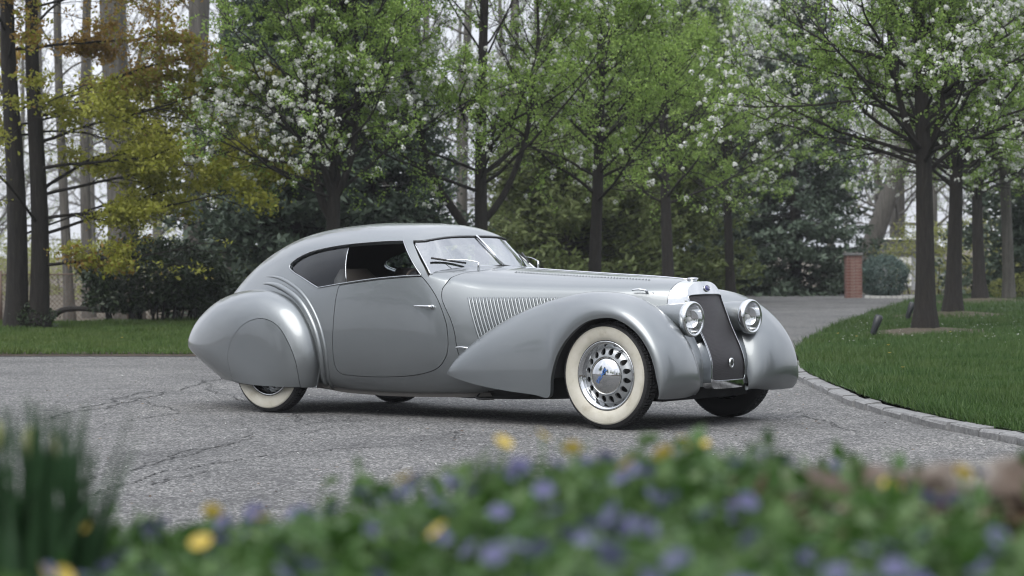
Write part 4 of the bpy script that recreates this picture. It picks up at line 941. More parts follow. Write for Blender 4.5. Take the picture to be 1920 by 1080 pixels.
def pset(seed, **k):
    lm = k.pop('leaf', 'leaf_pear'); w_, l_, b_ = pear(seed, **k)
    return [('trunk', w_.mesh('trunk', M['bark'])), ('crown', l_.mesh('crown', M[lm])), ('blossom', b_.mesh('blossom', M['petal_white']))]
def wang(px_like): return AZ+px_like        # a bearing relative to the line of sight (0 = away from the tripod, +pi/2 = to the left)
LFT, RGT = np.array(-RD), np.array(RD)
pA = pset(11, r=.125, h0=1.85, n1=44, bias=tuple(LFT*.5), fork=[(1.9, wang(1.2), 4.2, .07), (2.1, wang(-1.9), 4.0, .06), (2.0, wang(2.6), 4.0, .055)], bloom=950, dens=11)
pB = pset(23, r=.125, h0=2.0, n1=38, fork=[(1.55, wang(1.55), 4.4, .075), (1.9, wang(-1.4), 3.8, .06)], bloom=380, dens=11, wide=.7)
pC = pset(37, r=.115, h0=1.8, n1=44, fork=[(2.4, wang(-.6), 3.6, .055)], bloom=420, dens=13)
pD = pset(51, r=.14, h0=2.05, n1=48, bias=tuple(LFT*.25), bloom=1250, dens=11, leaf='leaf_pear_dark', fork=[(2.5, wang(1.9), 3.8, .055), (2.6, wang(-1.2), 3.6, .05)])
place(pA, 'pear_tree', loc(36.5, -2.72, .02), 0, 1.0, 'flowering pear with white blossom heaviest on its left, trunk rising behind the car tail')
place(pB, 'pear_tree', loc(38, -.44, .02), 0, 1.0, 'pear tree whose trunk forks low, standing behind the car roof')
place(pC, 'pear_tree', loc(41, 1.37, .02), .6, 1.05, 'dense leafy pear tree with few blossoms standing behind the long car hood')
place(pC, 'pear_tree', loc(49, 3.19, .02), 2.2, 1.1, 'slender pear tree between the leafy pear and the smaller pear at the spruce')
place(pC, 'pear_tree', loc(56, 5.07, .02), 4.0, 1.0, 'small upright pear tree in front of the big dark spruce')
place(pD, 'pear_tree', loc(33.2, 5.67, .11), 0, 1.0, 'blossoming pear tree with stout dark trunk on the right lawn, first of its row')
place(pD, 'pear_tree', loc(41.6, 7.58, .11), 2.0, 1.0, 'blossoming pear tree on the right lawn, second of its row')
place(pD, 'pear_tree', loc(52.3, 10.13, .11), 4.1, 1.0, 'blossoming pear tree on the right lawn, third of its row')
place(pC, 'pear_tree', loc(56, 12.0, .05), 1.0, 1.1, 'greyish pear tree at the dark thicket past the third lawn pear')
for (d, r, w_) in ((33.2, 5.67, 1.15), (41.6, 7.58, 1.2), (52.3, 10.13, 1.3)):
    a = np.linspace(0, 2*np.pi, 40, endpoint=False); rr = w_*(1+.12*np.sin(a*3+d)+.08*np.sin(a*7)); P = loc(d+rr*np.sin(a), r+rr*np.cos(a), .148); P = np.vstack([loc(d, r, .175), P])
    P[1:, 2] = h_right(np.stack([d+rr*np.sin(a), r+rr*np.cos(a)], 1))-.012
    o = nobj('mulch', P, [(0, i+1, (i+1) % 40+1) for i in range(40)], M['leaf_litter']); tag(o, kind='structure')

# --- yellow-leaved maple at the left: spreading level sprays
def maple(seed=7):
    rng = np.random.default_rng(seed); wood = Tree(); m_ = 20; mains = []
    for (x, y, r, lean, H) in ((0, 0, .17, (.06, .02), 8.0), (.33, .1, .15, (.10, .0), 8.0)):
        t = np.linspace(0, 1, m_); bx = RD*x; p = np.stack([bx[0]+lean[0]*t*H*RD[0]*.25+.07*np.sin(t*7+x), bx[1]+lean[0]*t*H*RD[1]*.25+.07*np.cos(t*5), t*H], 1); mains.append(p); wood.add(batch_tubes(p[None], flare(m_, r, .4, .3)[None], 10))
    L1 = []; R1 = []
    for mn in mains:
        k = 15; zz = np.sort(rng.uniform(.18, .95, k)); base = np.stack([np.interp(zz*(m_-1), np.arange(m_), mn[:, c]) for c in range(3)], 1)
        a = rng.uniform(-1.9, 1.9, k); D = np.cos(a)[:, None]*np.append(RD, 0)+np.sin(a)[:, None]*np.append(FD, 0)*.8+np.array([0, 0, .45])*rng.uniform(.2, 1.6, k)[:, None]; D /= np.linalg.norm(D, axis=1, keepdims=True)
        L1.append(shoots(rng, base, D, rng.uniform(2.4, 4.6, k), 12, .07, -.02)); R1.append(rng.uniform(.016, .032, k))
    lowz = np.array([1.05, 1.5, 1.75, 2.1, 2.5, 2.9, 3.3]); k = len(lowz); base = np.stack([np.interp(lowz, mains[1][:, 2], mains[1][:, c]) for c in range(3)], 1); a = np.array([-.3, .35, -.15, .2, -.4, .1, .4])
    D = np.cos(a)[:, None]*np.append(RD, 0)+np.sin(a)[:, None]*np.append(FD, 0)+np.array([0, 0, 1.])*np.array([.02, .30, .12, .25, .15, .3, .2])[:, None]; D /= np.linalg.norm(D, axis=1, keepdims=True); L1.append(shoots(rng, base, D, np.array([2.6, 3.2, 3.0, 3.4, 3.0, 3.2, 2.8]), 12, .05, .0)); R1.append(np.full(k, .030))
    L1 = np.concatenate(L1); R1 = np.concatenate(R1); wood.add(batch_tubes(L1, R1[:, None]*np.linspace(1, .2, 12), 6))
    b, d, L, ix = children(rng, L1, 12, .15, (.4, 1.0), (.22, .42)); d[:, 2] *= .45; d /= np.linalg.norm(d, axis=1, keepdims=True); L2 = shoots(rng, b, d, L, 6, .13, -.01); wood.add(batch_tubes(L2, np.clip(R1[ix]*.3, .005, .016)[:, None]*np.linspace(1, .3, 6), 4))
    b, d, L, ix = children(rng, L2, 5, .2, (.4, 1.1), (.3, .6)); d[:, 2] *= .35; d /= np.linalg.norm(d, axis=1, keepdims=True); L3 = shoots(rng, b, d, np.clip(L, .15, .6), 4, .18, -.02); wood.add(batch_tubes(L3, np.full(len(L3), .004)[:, None]*np.linspace(1, .5, 4), 3))
    lp = np.concatenate([along(rng, L3, 42), along(rng, L2, 24)]); lp = lp+rng.normal(0, 1, lp.shape)*np.array([.09, .09, .045])
    fld = np.sin(lp[:, 0]*1.9)+np.sin(lp[:, 1]*2.1+1)+np.sin(lp[:, 2]*3.4)+rng.normal(0, .5, len(lp)); lp = lp[fld > -.9]
    f2 = np.sin(lp[:, 0]*.9+2)+np.sin(lp[:, 2]*1.6+.6)+rng.normal(0, .5, len(lp)); a_, b_ = Tree(), Tree(); a_.add(leaves(rng, lp[f2 < .8], .075, .55, .12)); b_.add(leaves(rng, lp[f2 >= .8], .075, .55, .12))
    return [('trunk', wood.mesh('trunk', M['bark'])), ('crown', a_.mesh('crown', M['leaf_maple'])), ('tinted_crown', b_.mesh('tinted_crown', M['leaf_maple_orange']))]
place(maple(), 'maple_tree', loc(36.8, -7.62, .05), 0, 1.0, 'yellow leaved maple with twin dark trunks and level sprays beside the wire fence')

# --- tall bare forest trunks
def tall(seed, r, H=11, limbs=5, lean=0.):
    rng = np.random.default_rng(seed); w_ = Tree(); m_ = 18; t = np.linspace(0, 1, m_)
    p = np.stack([.12*np.sin(t*4+seed)+lean*t*H*RD[0], .12*np.cos(t*3+seed)+lean*t*H*RD[1], t*H], 1); p[:, :2] -= p[0, :2]; w_.add(batch_tubes(p[None], flare(m_, r, .55, .35)[None], 12))
    k = limbs; zz = rng.uniform(.25, .9, k); base = np.stack([np.interp(zz*(m_-1), np.arange(m_), p[:, c]) for c in range(3)], 1); D = rng.normal(0, 1, (k, 3)); D[:, 2] = abs(D[:, 2])+.3; D /= np.linalg.norm(D, axis=1, keepdims=True)
    L1 = shoots(rng, base, D, rng.uniform(1.5, 4, k), 10, .14, .03); w_.add(batch_tubes(L1, np.full((k, 1), r*.22)*np.linspace(1, .2, 10), 6))
    b, d, L, ix = children(rng, L1, 6, .2, (.4, 1.1), (.3, .55)); L2 = shoots(rng, b, d, L, 6, .16, .02); w_.add(batch_tubes(L2, np.full((len(L2), 1), r*.07)*np.linspace(1, .3, 6), 4))
    b, d, L, ix = children(rng, L2, 4, .2, (.4, 1.1), (.4, .7)); L3 = shoots(rng, b, d, L, 4, .2, .02); w_.add(batch_tubes(L3, np.full((len(L3), 1), .006)*np.linspace(1, .5, 4), 3))
    c_ = Tree(); lp = along(rng, L3, 3); c_.add(leaves(rng, lp+rng.normal(0, .05, lp.shape), .06)); return [('trunk', w_.mesh('trunk', M['bark_grey'])), ('crown', c_.mesh('crown', M['leaf_spring']))]
TT = [(46, -7.36, .31, 1, 'massive grey tree trunk behind the left end of the laurel bush'), (47, -8.6, .10, 2, 'thin grey trunk between the maple and the massive trunk'), (50, -8.75, .12, 3, 'narrow pale trunk close behind the wire fence'), (48, -6.3, .22, 4, 'grey trunk rising behind the middle of the laurel bush'),
      (52, -7.0, .14, 5, 'slim trunk seen between the massive trunk and the bush trunk'), (50, -5.9, .12, 6, 'slim straight trunk over the right half of the laurel bush'), (58, -3.4, .17, 7, 'grey trunk of a close pair behind the car roof'), (59, -3.2, .15, 8, 'leaning second trunk of the pair behind the car roof'),
      (60, -2.3, .20, 9, 'broad grey trunk behind the windscreen side of the roof'), (57, -1.15, .13, 10, 'dark slim trunk just left of the forked pear'), (60, -.12, .15, 11, 'straight pale trunk just right of the forked pear'), (72, 10.2, .30, 12, 'grey leaning tree behind the brick gate pillar'),
      (80, 12.8, .2, 13, 'bare branching tree beyond the round blue shrub'), (54, 11.1, .13, 14, 'grey trunk at the edge of the dark thicket'), (57, 12.7, .13, 15, 'last grey trunk in the dark thicket')]
for d, r, ra, sd_, lb in TT: place(tall(sd_, ra, 11 if d < 70 else 14, 5 if ra < .25 else 3, {8: .1, 12: .33}.get(sd_, 0.)), 'forest_tree', loc(d, r, -.05), 0, 1.0, lb)

# --- conifers
def spruce(seed, H, base_r, mat='needle', z0=.25, n=58, dens=1.0, droop=-.35):
    rng = np.random.default_rng(seed); w_ = Tree(); m_ = 10; t = np.linspace(0, 1, m_); w_.add(batch_tubes(np.stack([0*t, 0*t, t*H], 1)[None], (.16*(1-t)+.02)[None], 8))
    zz = np.repeat(np.linspace(z0/H, .97, n), 9); zz = np.clip(zz+rng.normal(0, .008, len(zz)), .01, .99); a = rng.uniform(0, 2*np.pi, len(zz)); Ln = base_r*(1-zz)**.85*rng.uniform(.75, 1.12, len(zz))+.15
    D = np.stack([np.cos(a), np.sin(a), np.full(len(a), droop)+zz*.9], 1); D /= np.linalg.norm(D, axis=1, keepdims=True); base = np.stack([0*zz, 0*zz, zz*H], 1)
    L1 = shoots(rng, base, D, Ln, 8, .03, .07); w_.add(batch_tubes(L1, np.full((len(L1), 1), .018)*np.linspace(1, .3, 8), 4))
    b, d, L, ix = children(rng, L1, 9, .25, (.5, 1.0), (.18, .34)); d[:, 2] = d[:, 2]*.4-.25; d /= np.linalg.norm(d, axis=1, keepdims=True); L2 = shoots(rng, b, d, np.clip(L, .1, .6), 3, .08, -.03)
    lp = np.concatenate([along(rng, L2, int(7*dens)), along(rng, L1, int(22*dens))]); c_ = Tree(); n_ = len(lp)
    V, F = leaves(rng, lp+rng.normal(0, .03, lp.shape), .18, .36, .2, .05); c_.add((V, F)); return [('trunk', w_.mesh('trunk', M['bark'])), ('needles', c_.mesh('needles', M[mat]))]
sA, sB = spruce(1, 8.0, 2.6, dens=1.0), spruce(2, 10.5, 2.5, dens=1.25)
place(sA, 'spruce_tree', loc(43.5, -3.9, 0), 0, 1.0, 'dark blue green spruce between the laurel bush and the car roof')
place(sA, 'spruce_tree', loc(45.5, -2.6, 0), 2, .85, 'lower dark spruce right behind the trunk over the car tail')
place(sB, 'spruce_tree', loc(66, 7.75, 0), 0, 1.0, 'big dark spruce beside the brick gate pillar')
place(sB, 'spruce_tree', loc(68, 5.4, 0), 1.5, .95, 'dark spruce behind the small upright pear tree')
place(sA, 'spruce_tree', loc(60, 13.9, 0), 3, 1.2, 'dark spruce closing the thicket past the lawn trees')
sC = spruce(3, 7.0, 2.8, 'needle_green', dens=.9, droop=-.15)
place(sC, 'hemlock_tree', loc(55, 1.3, 0), 0, 1.0, 'soft green hemlock behind the middle of the car hood')
place(sC, 'hemlock_tree', loc(58, 3.1, 0), 2, 1.0, 'soft green hemlock behind the front end of the car hood')
place(sC, 'hemlock_tree', loc(64, 2.2, 0), 4, 1.1, 'hemlock farther back in the gap between the two hemlocks at the hood')
place(sC, 'hemlock_tree', loc(52, -5.0, 0), 1, .8, 'low hemlock behind the right end of the laurel bush')

# --- rounded shrubs
def shrub(seed, R3, n, size, mat, asp=.36, lump=.18, stems=0, zc=.9, z0=0.):
    rng = np.random.default_rng(seed); d = rng.normal(0, 1, (n, 3)); d /= np.linalg.norm(d, axis=1, keepdims=True); k = 1+lump*(np.sin(d[:, 0]*5+seed)+np.sin(d[:, 1]*6+2*seed)+np.sin(d[:, 2]*7))/2
    P = d*(k*rng.uniform(.55, 1, n)**.4)[:, None]*np.array(R3); P[:, 2] += zc; P = P[P[:, 2] > z0]; c_ = Tree(); c_.add(leaves(rng, P, size, asp, .2, .1)); w_ = Tree()
    k = max(stems, 5); a = rng.uniform(0, 2*np.pi, k); b = np.stack([np.cos(a)*R3[0]*.5*rng.uniform(.1, 1.5, k), np.sin(a)*R3[1]*.5, 0*a], 1); D = np.stack([np.cos(a)*.25, np.sin(a)*.25, np.ones(k)], 1); D /= np.linalg.norm(D, axis=1, keepdims=True)
    S = shoots(rng, b, D, np.full(k, zc*1.1), 7, .12, .02); w_.add(batch_tubes(S, np.full((k, 1), .022)*np.linspace(1, .5, 7), 5))
    return [('stems', w_.mesh('stems', M['bark'])), ('foliage', c_.mesh('foliage', M[mat]))]
e = place(shrub(4, (1.12, .9, .62), 9500, .105, 'leaf_laurel', stems=34, zc=.86, z0=.32), 'laurel_bush', loc(39.8, -6.0, .0), AZ-math.pi/2, 1.0, 'wide dark evergreen laurel bush on bare stems behind the left lawn', 'bush')
e2 = place(shrub(8, (.6, .5, .4), 2600, .10, 'leaf_laurel', stems=12, zc=.55, z0=.1), 'laurel_bush', loc(40.3, -4.9, .0), 0, 1.0, 'smaller dark laurel shoot joining the right end of the wide bush', 'bush')
place(shrub(5, (.66, .6, .58), 9000, .07, 'needle_blue', .3, .1, zc=.52, z0=-.02), 'blue_shrub', loc(64, 9.85, .0), 0, 1.0, 'round blue green conifer shrub beside the brick gate pillar', 'bush')
place(shrub(6, (.5, .5, .35), 1500, .06, 'leaf_spring', .5, .2, zc=.3), 'spring_bush', loc(56, 11.6, .0), 0, 1.0, 'small yellow green bush at the foot of the thicket trunks', 'bush')
place(shrub(9, (.35, .35, .3), 900, .07, 'leaf_laurel', .4, .2, zc=.2), 'low_shrub', loc(36.9, -7.3, .05), 0, 1.0, 'low dark shrub at the foot of the maple trunks', 'bush')

# --- hazy spring wood in the distance: three builds, many trees
def far_tree(seed, leaf, ln, H):
    w_, l_, b_ = pear(seed, H=H, r=.16, h0=H*.16, n1=30, bloom=1, leafn=ln, dens=4); 
    return [('trunk', w_.mesh('trunk', M['bark_grey'])), ('crown', l_.mesh('crown', M[leaf]))]
fts = [far_tree(71, 'leaf_spring', .55, 10), far_tree(72, 'leaf_spring', .18, 11), far_tree(73, 'leaf_pear', .5, 9)]
rf_ = np.random.default_rng(17)
names = ['pale spring tree in the far wood beyond the hedge line', 'nearly bare tree in the far wood beyond the hedge line', 'green leaved tree in the far wood beyond the hedge line']
for i, be in enumerate(np.linspace(-.2206, .2250, 30)):
    k = int(rf_.choice(3, p=[.4, .35, .25])); d = rf_.uniform(72, 112); r = (be+rf_.uniform(-.0055, .0055))*d
    if 7.0 < r*70/d < 9.6 and d < 80: d += 25
    place(fts[k], 'far_tree', loc(d, r, -.2), rf_.uniform(0, 6.28), rf_.uniform(.9, 1.35), names[k], 'tree', ['pale far trees', 'bare far trees', 'green far trees'][k])
# undergrowth at the wood's edge
us = [shrub(31, (1.6, 1.2, 1.0), 3800, .085, 'leaf_spring', .5, .35, zc=.8), shrub(32, (1.8, 1.2, .9), 4200, .085, 'leaf_pear_dark', .5, .35, zc=.7)]
for i in range(15):
    d = rf_.uniform(66, 82); be = (-0.216, -0.188, -0.157, -0.128, -0.106, -0.079, -0.060, -0.044, -0.029, -0.013, 0.004, 0.022, 0.176, 0.196, 0.214)[i]; k = int(rf_.choice(2, p=[.65, .35]))
    place(us[k], 'undergrowth_bush', loc(d, be*d, -.1), rf_.uniform(0, 6), rf_.uniform(.8, 1.25), ['yellow green bush in the undergrowth of the far wood', 'deep green bush in the undergrowth of the far wood'][k], 'bush', ['yellow green undergrowth', 'deep green undergrowth'][k])

# unseen trees added behind the tripod to darken the car's sides and underside; they show in the paint, glass and chrome
ring_ = [(-9, -13), (-15, -8), (-16, -19), (-8, 13), (-13, 20), (-20, 6), (1, -22), (-22, -2), (-18, 1), (-3, 18), (-6, -18), (8, -20), (-17, 12), (4, 22), (14, -19), (12, 17)]
for i, (d, r) in enumerate(ring_):
    me = (pC, sA, pD, sB)[(i*7) % 4]
    place(me, 'added_tree', loc(d, r, 0), i*1.3, 1.2, 'tree added behind the viewpoint to darken the car, seen only mirrored in it', 'tree', 'trees added behind the viewpoint')
# ------------------------------------------------------------------ small built things
def frame(d, r, z=0.):
    """matrix whose x runs to the right of the view, y away from it"""
    p = loc(d, r, z); return Matrix(((RD[0], FD[0], 0, p[0]), (RD[1], FD[1], 0, p[1]), (0, 0, 1, p[2]), (0, 0, 0, 1)))
# brick gate pillar, single bricks
pil = empty('gate_pillar'); tag(pil, 'red brick gate pillar at the far end of the drive', 'pillar'); pil.matrix_world = frame(61.5, 8.68, -.02)
MB().box((0, 0, .56), (.36, .36, 1.12)).build('mortar_core', M['mortar'], pil, smooth=False)
bme = MB().box((0, 0, 0), (.19, .10, .066)).build('brick', M['brick'], pil, smooth=False); first = True; data = bme.data
rb = np.random.default_rng(2)
for row in range(14):
    for sd_ in range(4):
        for c in range(2):
            o = bme if first else bpy.data.objects.new('brick', data)
            if not first: link(o, pil)
            first = False; off = -.095+c*.20+(.0 if row % 2 else .0)
            x_, y_ = [(off, -.138), (.138, off), (-off, .138), (-.138, -off)][sd_]; o.location = (x_+rb.uniform(-.003, .003), y_+rb.uniform(-.003, .003), .045+row*.078); o.rotation_euler = (0, 0, sd_*math.pi/2)
MB().box((0, 0, 1.135), (.46, .46, .06)).build('cap_stone', M['granite'], pil, smooth=False)
# pale stone edging beside the pillar
edg = empty('stone_edging'); tag(edg, 'row of pale stones edging the drive below the blue shrub', 'edging'); edg.matrix_world = frame(60.6, 8.9, .0)
mat('pale_stone', (.5, .5, .48), .9)
sm = None
for i in range(14):
    if sm is None: o = MB().box((0, 0, .03), (.115, .12, .07)).build('stone', M['pale_stone'], edg, smooth=False); sm = o.data
    else: o = link(bpy.data.objects.new('stone', sm), edg)
    o.location = (i*.135, .1*math.sin(i*.5)-.012*i, rb.uniform(-.01, .01)); o.rotation_euler = (0, 0, rb.uniform(-.1, .1))
# little shed
mat('shed_wall', (.33, .34, .35), .9); mat('white_paint', (.72, .72, .71), .6); mat('shed_roof', (.10, .10, .105), .9)
sh = empty('garden_shed'); tag(sh, 'small grey shed with white trimmed roof far behind the lawn trees', 'shed'); sh.matrix_world = frame(76, 12.6, -.1)
MB().box((0, 1.0, .6), (2.0, 2.0, 1.2)).build('wall', M['shed_wall'], sh, smooth=False)
MB().add([(-1.1, -.15, 1.2), (1.1, -.15, 1.2), (.55, -.15, 1.62), (-1.1, -.15, 1.62), (-1.1, 2.1, 1.2), (1.1, 2.1, 1.2), (.55, 2.1, 1.62), (-1.1, 2.1, 1.62)], [(0, 1, 2, 3), (7, 6, 5, 4), (1, 5, 6, 2), (3, 2, 6, 7), (0, 4, 5, 1), (0, 3, 7, 4)]).build('roof', M['shed_roof'], sh, smooth=False)
MB().tube(np.array([(-1.1, -.18, 1.64), (.56, -.18, 1.64), (1.12, -.18, 1.2)]), .035, 4).build('roof_trim', M['white_paint'], sh, smooth=False)
MB().box((.30, -.03, .55), (.08, .04, 1.1)).build('corner_board', M['white_paint'], sh, smooth=False); MB().box((-.30, -.03, .62), (.5, .03, .9)).build('door', M['white_paint'], sh, smooth=False)
# chain-link fence
fe = empty('chain_link_fence'); tag(fe, 'rusty chain link fence behind the maple and the laurel bush', 'fence'); fe.matrix_world = frame(43.5, -11.5, -.05)
mat('rust_wire', (.12, .085, .065), .7, .4); mat('galvanised', (.42, .43, .44), .45, .7)
for k in range(4): MB().tube(np.array([(k*2.3, 0, 0), (k*2.3, 0, 1.02)]), .028, 8).build('post', M['rust_wire'], fe)
MB().tube(np.array([(x, 0, .96+.012*math.sin(x*1.5)) for x in np.linspace(-1, 7.6, 30)]), .014, 6).build('top_rail', M['rust_wire'], fe)
wm = []
for x in np.arange(-2, 7.6, .085):
    for s in (-1, 1): wm.append(((x, 0, 0), (x+s*.95, .004*s, .95)))
wm = np.array(wm); wm[:, :, 0] = np.clip(wm[:, :, 0], -2, 8.5); V, F = batch_tubes(wm, np.full((len(wm), 2), .0042), 3); tag(nobj('wire_mesh', V, F, M['rust_wire'], fe), kind='stuff')
po = empty('pale_pole'); tag(po, 'thin pale metal pole standing behind the maple trunks', 'pole'); po.matrix_world = frame(45, -8.72, -.05); MB().tube(np.array([(0, 0, 0), (0, 0, 1.55)]), [.035, .032], 10).build('shaft', M['white_paint'], po); MB().lathe([(.04, 0), (.04, .03), (.001, .04)], 12, 'z', (0, 0, 1.55)).build('cap', M['galvanised'], po)
# dead limb lying on the fence line
dl = MB().tube(spl([(0, 0, 0), (.25, .02, .16), (.6, 0, .18), (.95, .05, .14), (1.2, 0, .18)], 5), np.linspace(.06, .03, 21), 8); dl.tube(spl([(.55, 0, .18), (.65, .05, .35), (.6, .1, .5)], 4), np.linspace(.03, .01, 9), 6)
o = dl.build('fallen_limb', M['bark']); tag(o, 'dead tree limb lying in front of the chain link fence', 'branch'); o.matrix_world = frame(42.5, -8.15, .12)
# cables beyond the far lawn
wf = empty('cable_fence'); tag(wf, 'slack dark cables strung across behind the right lawn trees', 'cables'); wf.matrix_world = frame(78, 9.5, 0)
for k, z in enumerate((1.25, 1.42, 1.55, 1.72, 1.95)): MB().tube(np.array([(x, 0, z+.0012*(x-8)**2-.03+.02*k*math.sin(x*.2)) for x in np.linspace(-.5, 22, 40)]), .014 if k else .02, 5).build('cable', M['black'], wf)
for x in (-.5, 22): MB().tube(np.array([(x, 0, -.1), (x, 0, 2.1)]), .06, 8).build('post', M['bark_grey'], wf)
# garden spotlights
mat('lamp_black', (.02, .022, .025), .4)
for d, r, lb in ((31.4, 4.67, 'black garden spotlight on the lawn, tilted up at the first pear trunk'), (38.6, 6.3, 'black garden spotlight on the lawn between first and second pear trunks')):
    e = empty('garden_spotlight'); tag(e, lb, 'spotlight'); e.matrix_world = frame(d, r, .10)
    ax = np.array([.36, .25, .9]); ax /= np.linalg.norm(ax); MB().tube(np.array([(0, 0, -.02), (0, 0, .07)]), .012, 8).build('stake', M['lamp_black'], e)
    MB().tube(np.array([ax*.03, ax*.05, ax*.17, ax*.18, ax*.27, ax*.30]), [.02, .042, .046, .052, .055, .050], 14).build('housing', M['lamp_black'], e)
    MB().tube(np.array([ax*.296, ax*.304]), [.044, .044], 14).build('lens', M['chrome_dull'], e)
# ------------------------------------------------------------------ flower bank
rp = np.random.default_rng(21)
def bank_z(d, r): return h_bank(np.stack([np.asarray(d, float).ravel(), np.asarray(r, float).ravel()], 1))
n = 32000; d = rp.uniform(1.5, 4.2, n); r = rp.uniform(-.27, .27, n)*d; z = bank_z(d, r)
hcov = .04+.025*np.sin(d*7+r*5)*np.sin(r*9)
P = loc(d, r, z+rp.uniform(0, 1, n)**.7*(hcov+.015)); keep = ~((r > .28) & (d > 2.42) & (d < 3.1) & (rp.uniform(0, 1, n) < .8)); P = P[keep]
V, F = leaves(rp, P, .029, .55, .45, .12); tag(nobj('periwinkle_cover', V, F, M['periwinkle_leaf'], smooth=False), 'dense low periwinkle leaves covering the blurred flower bank', 'ground cover', kind='stuff')
# taller sprigs that break the skyline
n = 220; d = rp.uniform(2.1, 3.2, n); r = rp.uniform(-.19, .27, n)*d; zz = bank_z(d, r); Pb = loc(d, r, zz); S = shoots(rp, Pb, np.tile([0, 0, 1.], (n, 1)), rp.uniform(.055, .105, n), 5, .12, .1); V1, F1 = batch_tubes(S, np.full((n, 5), .0016), 3); tag(nobj('sprig_stems', V1, F1, M['periwinkle_leaf']), 'thin upright stems standing out of the periwinkle', 'ground cover', kind='stuff')
lp = along(rp, S, 9); V, F = leaves(rp, lp, .03, .55, .2, .1); tag(nobj('sprig_leaves', V, F, M['periwinkle_leaf'], smooth=False), 'small leaves on the upright stems of the flower bank', 'ground cover', kind='stuff')
def flower(name, petals, rad, mat_, wdt, cup):
    mb = MB()
    for k in range(petals):
        a = k/petals*2*np.pi; t_ = np.array([math.cos(a), math.sin(a), 0]); s_ = np.array([-math.sin(a), math.cos(a), 0]); q = [np.array([0, 0, 0]), t_*rad*.55-s_*wdt, t_*rad*.95-s_*wdt*.7, t_*rad*1.0+s_*wdt*.7, t_*rad*.6+s_*wdt*.9]
        q = [p+np.array([0, 0, cup*(np.linalg.norm(p)/rad)]) for p in q]; mb.add(q, [(0, 1, 2, 3, 4)])
    return nmesh(name, np.concatenate(mb.V), mb.F, mat_, False)
vm, ym = flower('petals', 5, .0125, M['petal_violet'], .0062, .003), flower('petals', 9, .0115, M['petal_yellow'], .0042, .004)
V, F = tube(np.array([(0, 0, -.09), (.004, 0, -.04), (0, 0, 0)]), [.0016, .0016, .0025], 5); stm = nmesh('stem', V, F, M['periwinkle_leaf'])
def bloom_at(me, d, r, h, label, group, nm):
    z = float(bank_z(d, r)[0])+h; e = empty(nm, loc(d, r, z), label, 'flower', group); a, b = link(bpy.data.objects.new('petals', me), e), link(bpy.data.objects.new('stem', stm), e)
    a.rotation_euler = (rp.uniform(-.9, .9), rp.uniform(-.9, .9), rp.uniform(0, 6)); return e
for i in range(250):
    d = rp.uniform(1.8, 3.2); r = rp.uniform(-.20, .235)*d
    if r > .30 and d > 2.4 and rp.uniform() < .7: continue
    bloom_at(vm, d, r, rp.uniform(.05, .085), 'violet blue periwinkle flower on the blurred flower bank', 'periwinkle flowers', 'periwinkle_flower')
for d, r in ((4.45, -.80), (4.4, -.55), (4.0, -.42), (3.9, -.505), (4.6, -.02), (4.7, .115), (4.3, -.195), (4.2, .20), (4.4, .275), (4.75, .335), (4.78, .372), (4.1, .64), (4.3, .80), (3.5, -.12), (3.7, -.72), (3.75, -.75), (5.0, .06)):
    bloom_at(ym, max(d*.61, 2.35), r*.61, rp.uniform(.088, .112), 'small yellow flower among the periwinkle', 'small yellow flowers', 'yellow_flower')
# weathered log on the bank
t_ = np.linspace(0, 1, 26); P = np.stack([t_*.60, .03*np.sin(t_*4), .012*np.sin(t_*5)+.012*t_], 1); V, F = tube(P, .030+.005*np.sin(t_*17)+.006*np.sin(t_*41), 18); V = V+np.random.default_rng(4).normal(0, .0045, V.shape)
m = mat('dead_wood', (.10, .075, .055), .95); x = noise(m, 7, 5, .65); setc(m, ramp(m, x.outputs[0], [(.35, (.03, .022, .017)), (.52, (.085, .062, .048)), (.62, (.13, .11, .095)), (.70, (.42, .41, .37))]).outputs[0]); bump(m, x.outputs[0], .8, .03)
o = nobj('weathered_log', V, F, m); tag(o, 'weathered brown log with pale patches lying among the flowers', 'log'); o.matrix_world = frame(2.78, .30, float(bank_z(2.8, .45)[0])+.042)
n = 900; d = rp.uniform(2.3, 2.85, n); r = rp.uniform(.26, .72, n); V, F = leaves(rp, loc(d, r, bank_z(d, r)+rp.uniform(0, .03, n)), .045, .5, .6, .2); tag(nobj('dry_leaves', V, F, M['dead_leaf'], smooth=False), 'dry brown leaves lying around the weathered log', 'leaf litter', kind='stuff')
# daffodils at the left
df = empty('daffodil_clump', loc(2.72, -.565, float(bank_z(2.72, -.565)[0])), 'dark green clump of daffodil leaves with pale buds on the flower bank', 'daffodils')
mbx = []
for k in range(190):
    a = rp.uniform(0, 2*np.pi); q = rp.uniform(0, 1)**.5*.095; b0 = np.array([RD[0]*math.cos(a)*q+FD[0]*math.sin(a)*q, RD[1]*math.cos(a)*q+FD[1]*math.sin(a)*q, -.02]); h = rp.uniform(.16, .30)*(1-.8*q); ln = rp.normal(0, .035, 2); tw_ = rp.uniform(0, math.pi); w_ = rp.uniform(.004, .006); side = np.array([math.cos(tw_), math.sin(tw_), 0])
    c = [b0+np.array([ln[0]*t*t, ln[1]*t*t, h*t]) for t in (0, .35, .7, 1)]; ww = [w_, w_*1.1, w_*.9, .001]; V = [p for ci, wi in zip(c, ww) for p in (ci-side*wi, ci+side*wi)]
    nobj('leaf_blade', V, [(2*i, 2*i+1, 2*i+3, 2*i+2) for i in range(3)], M['daffodil_leaf'], df, smooth=False)
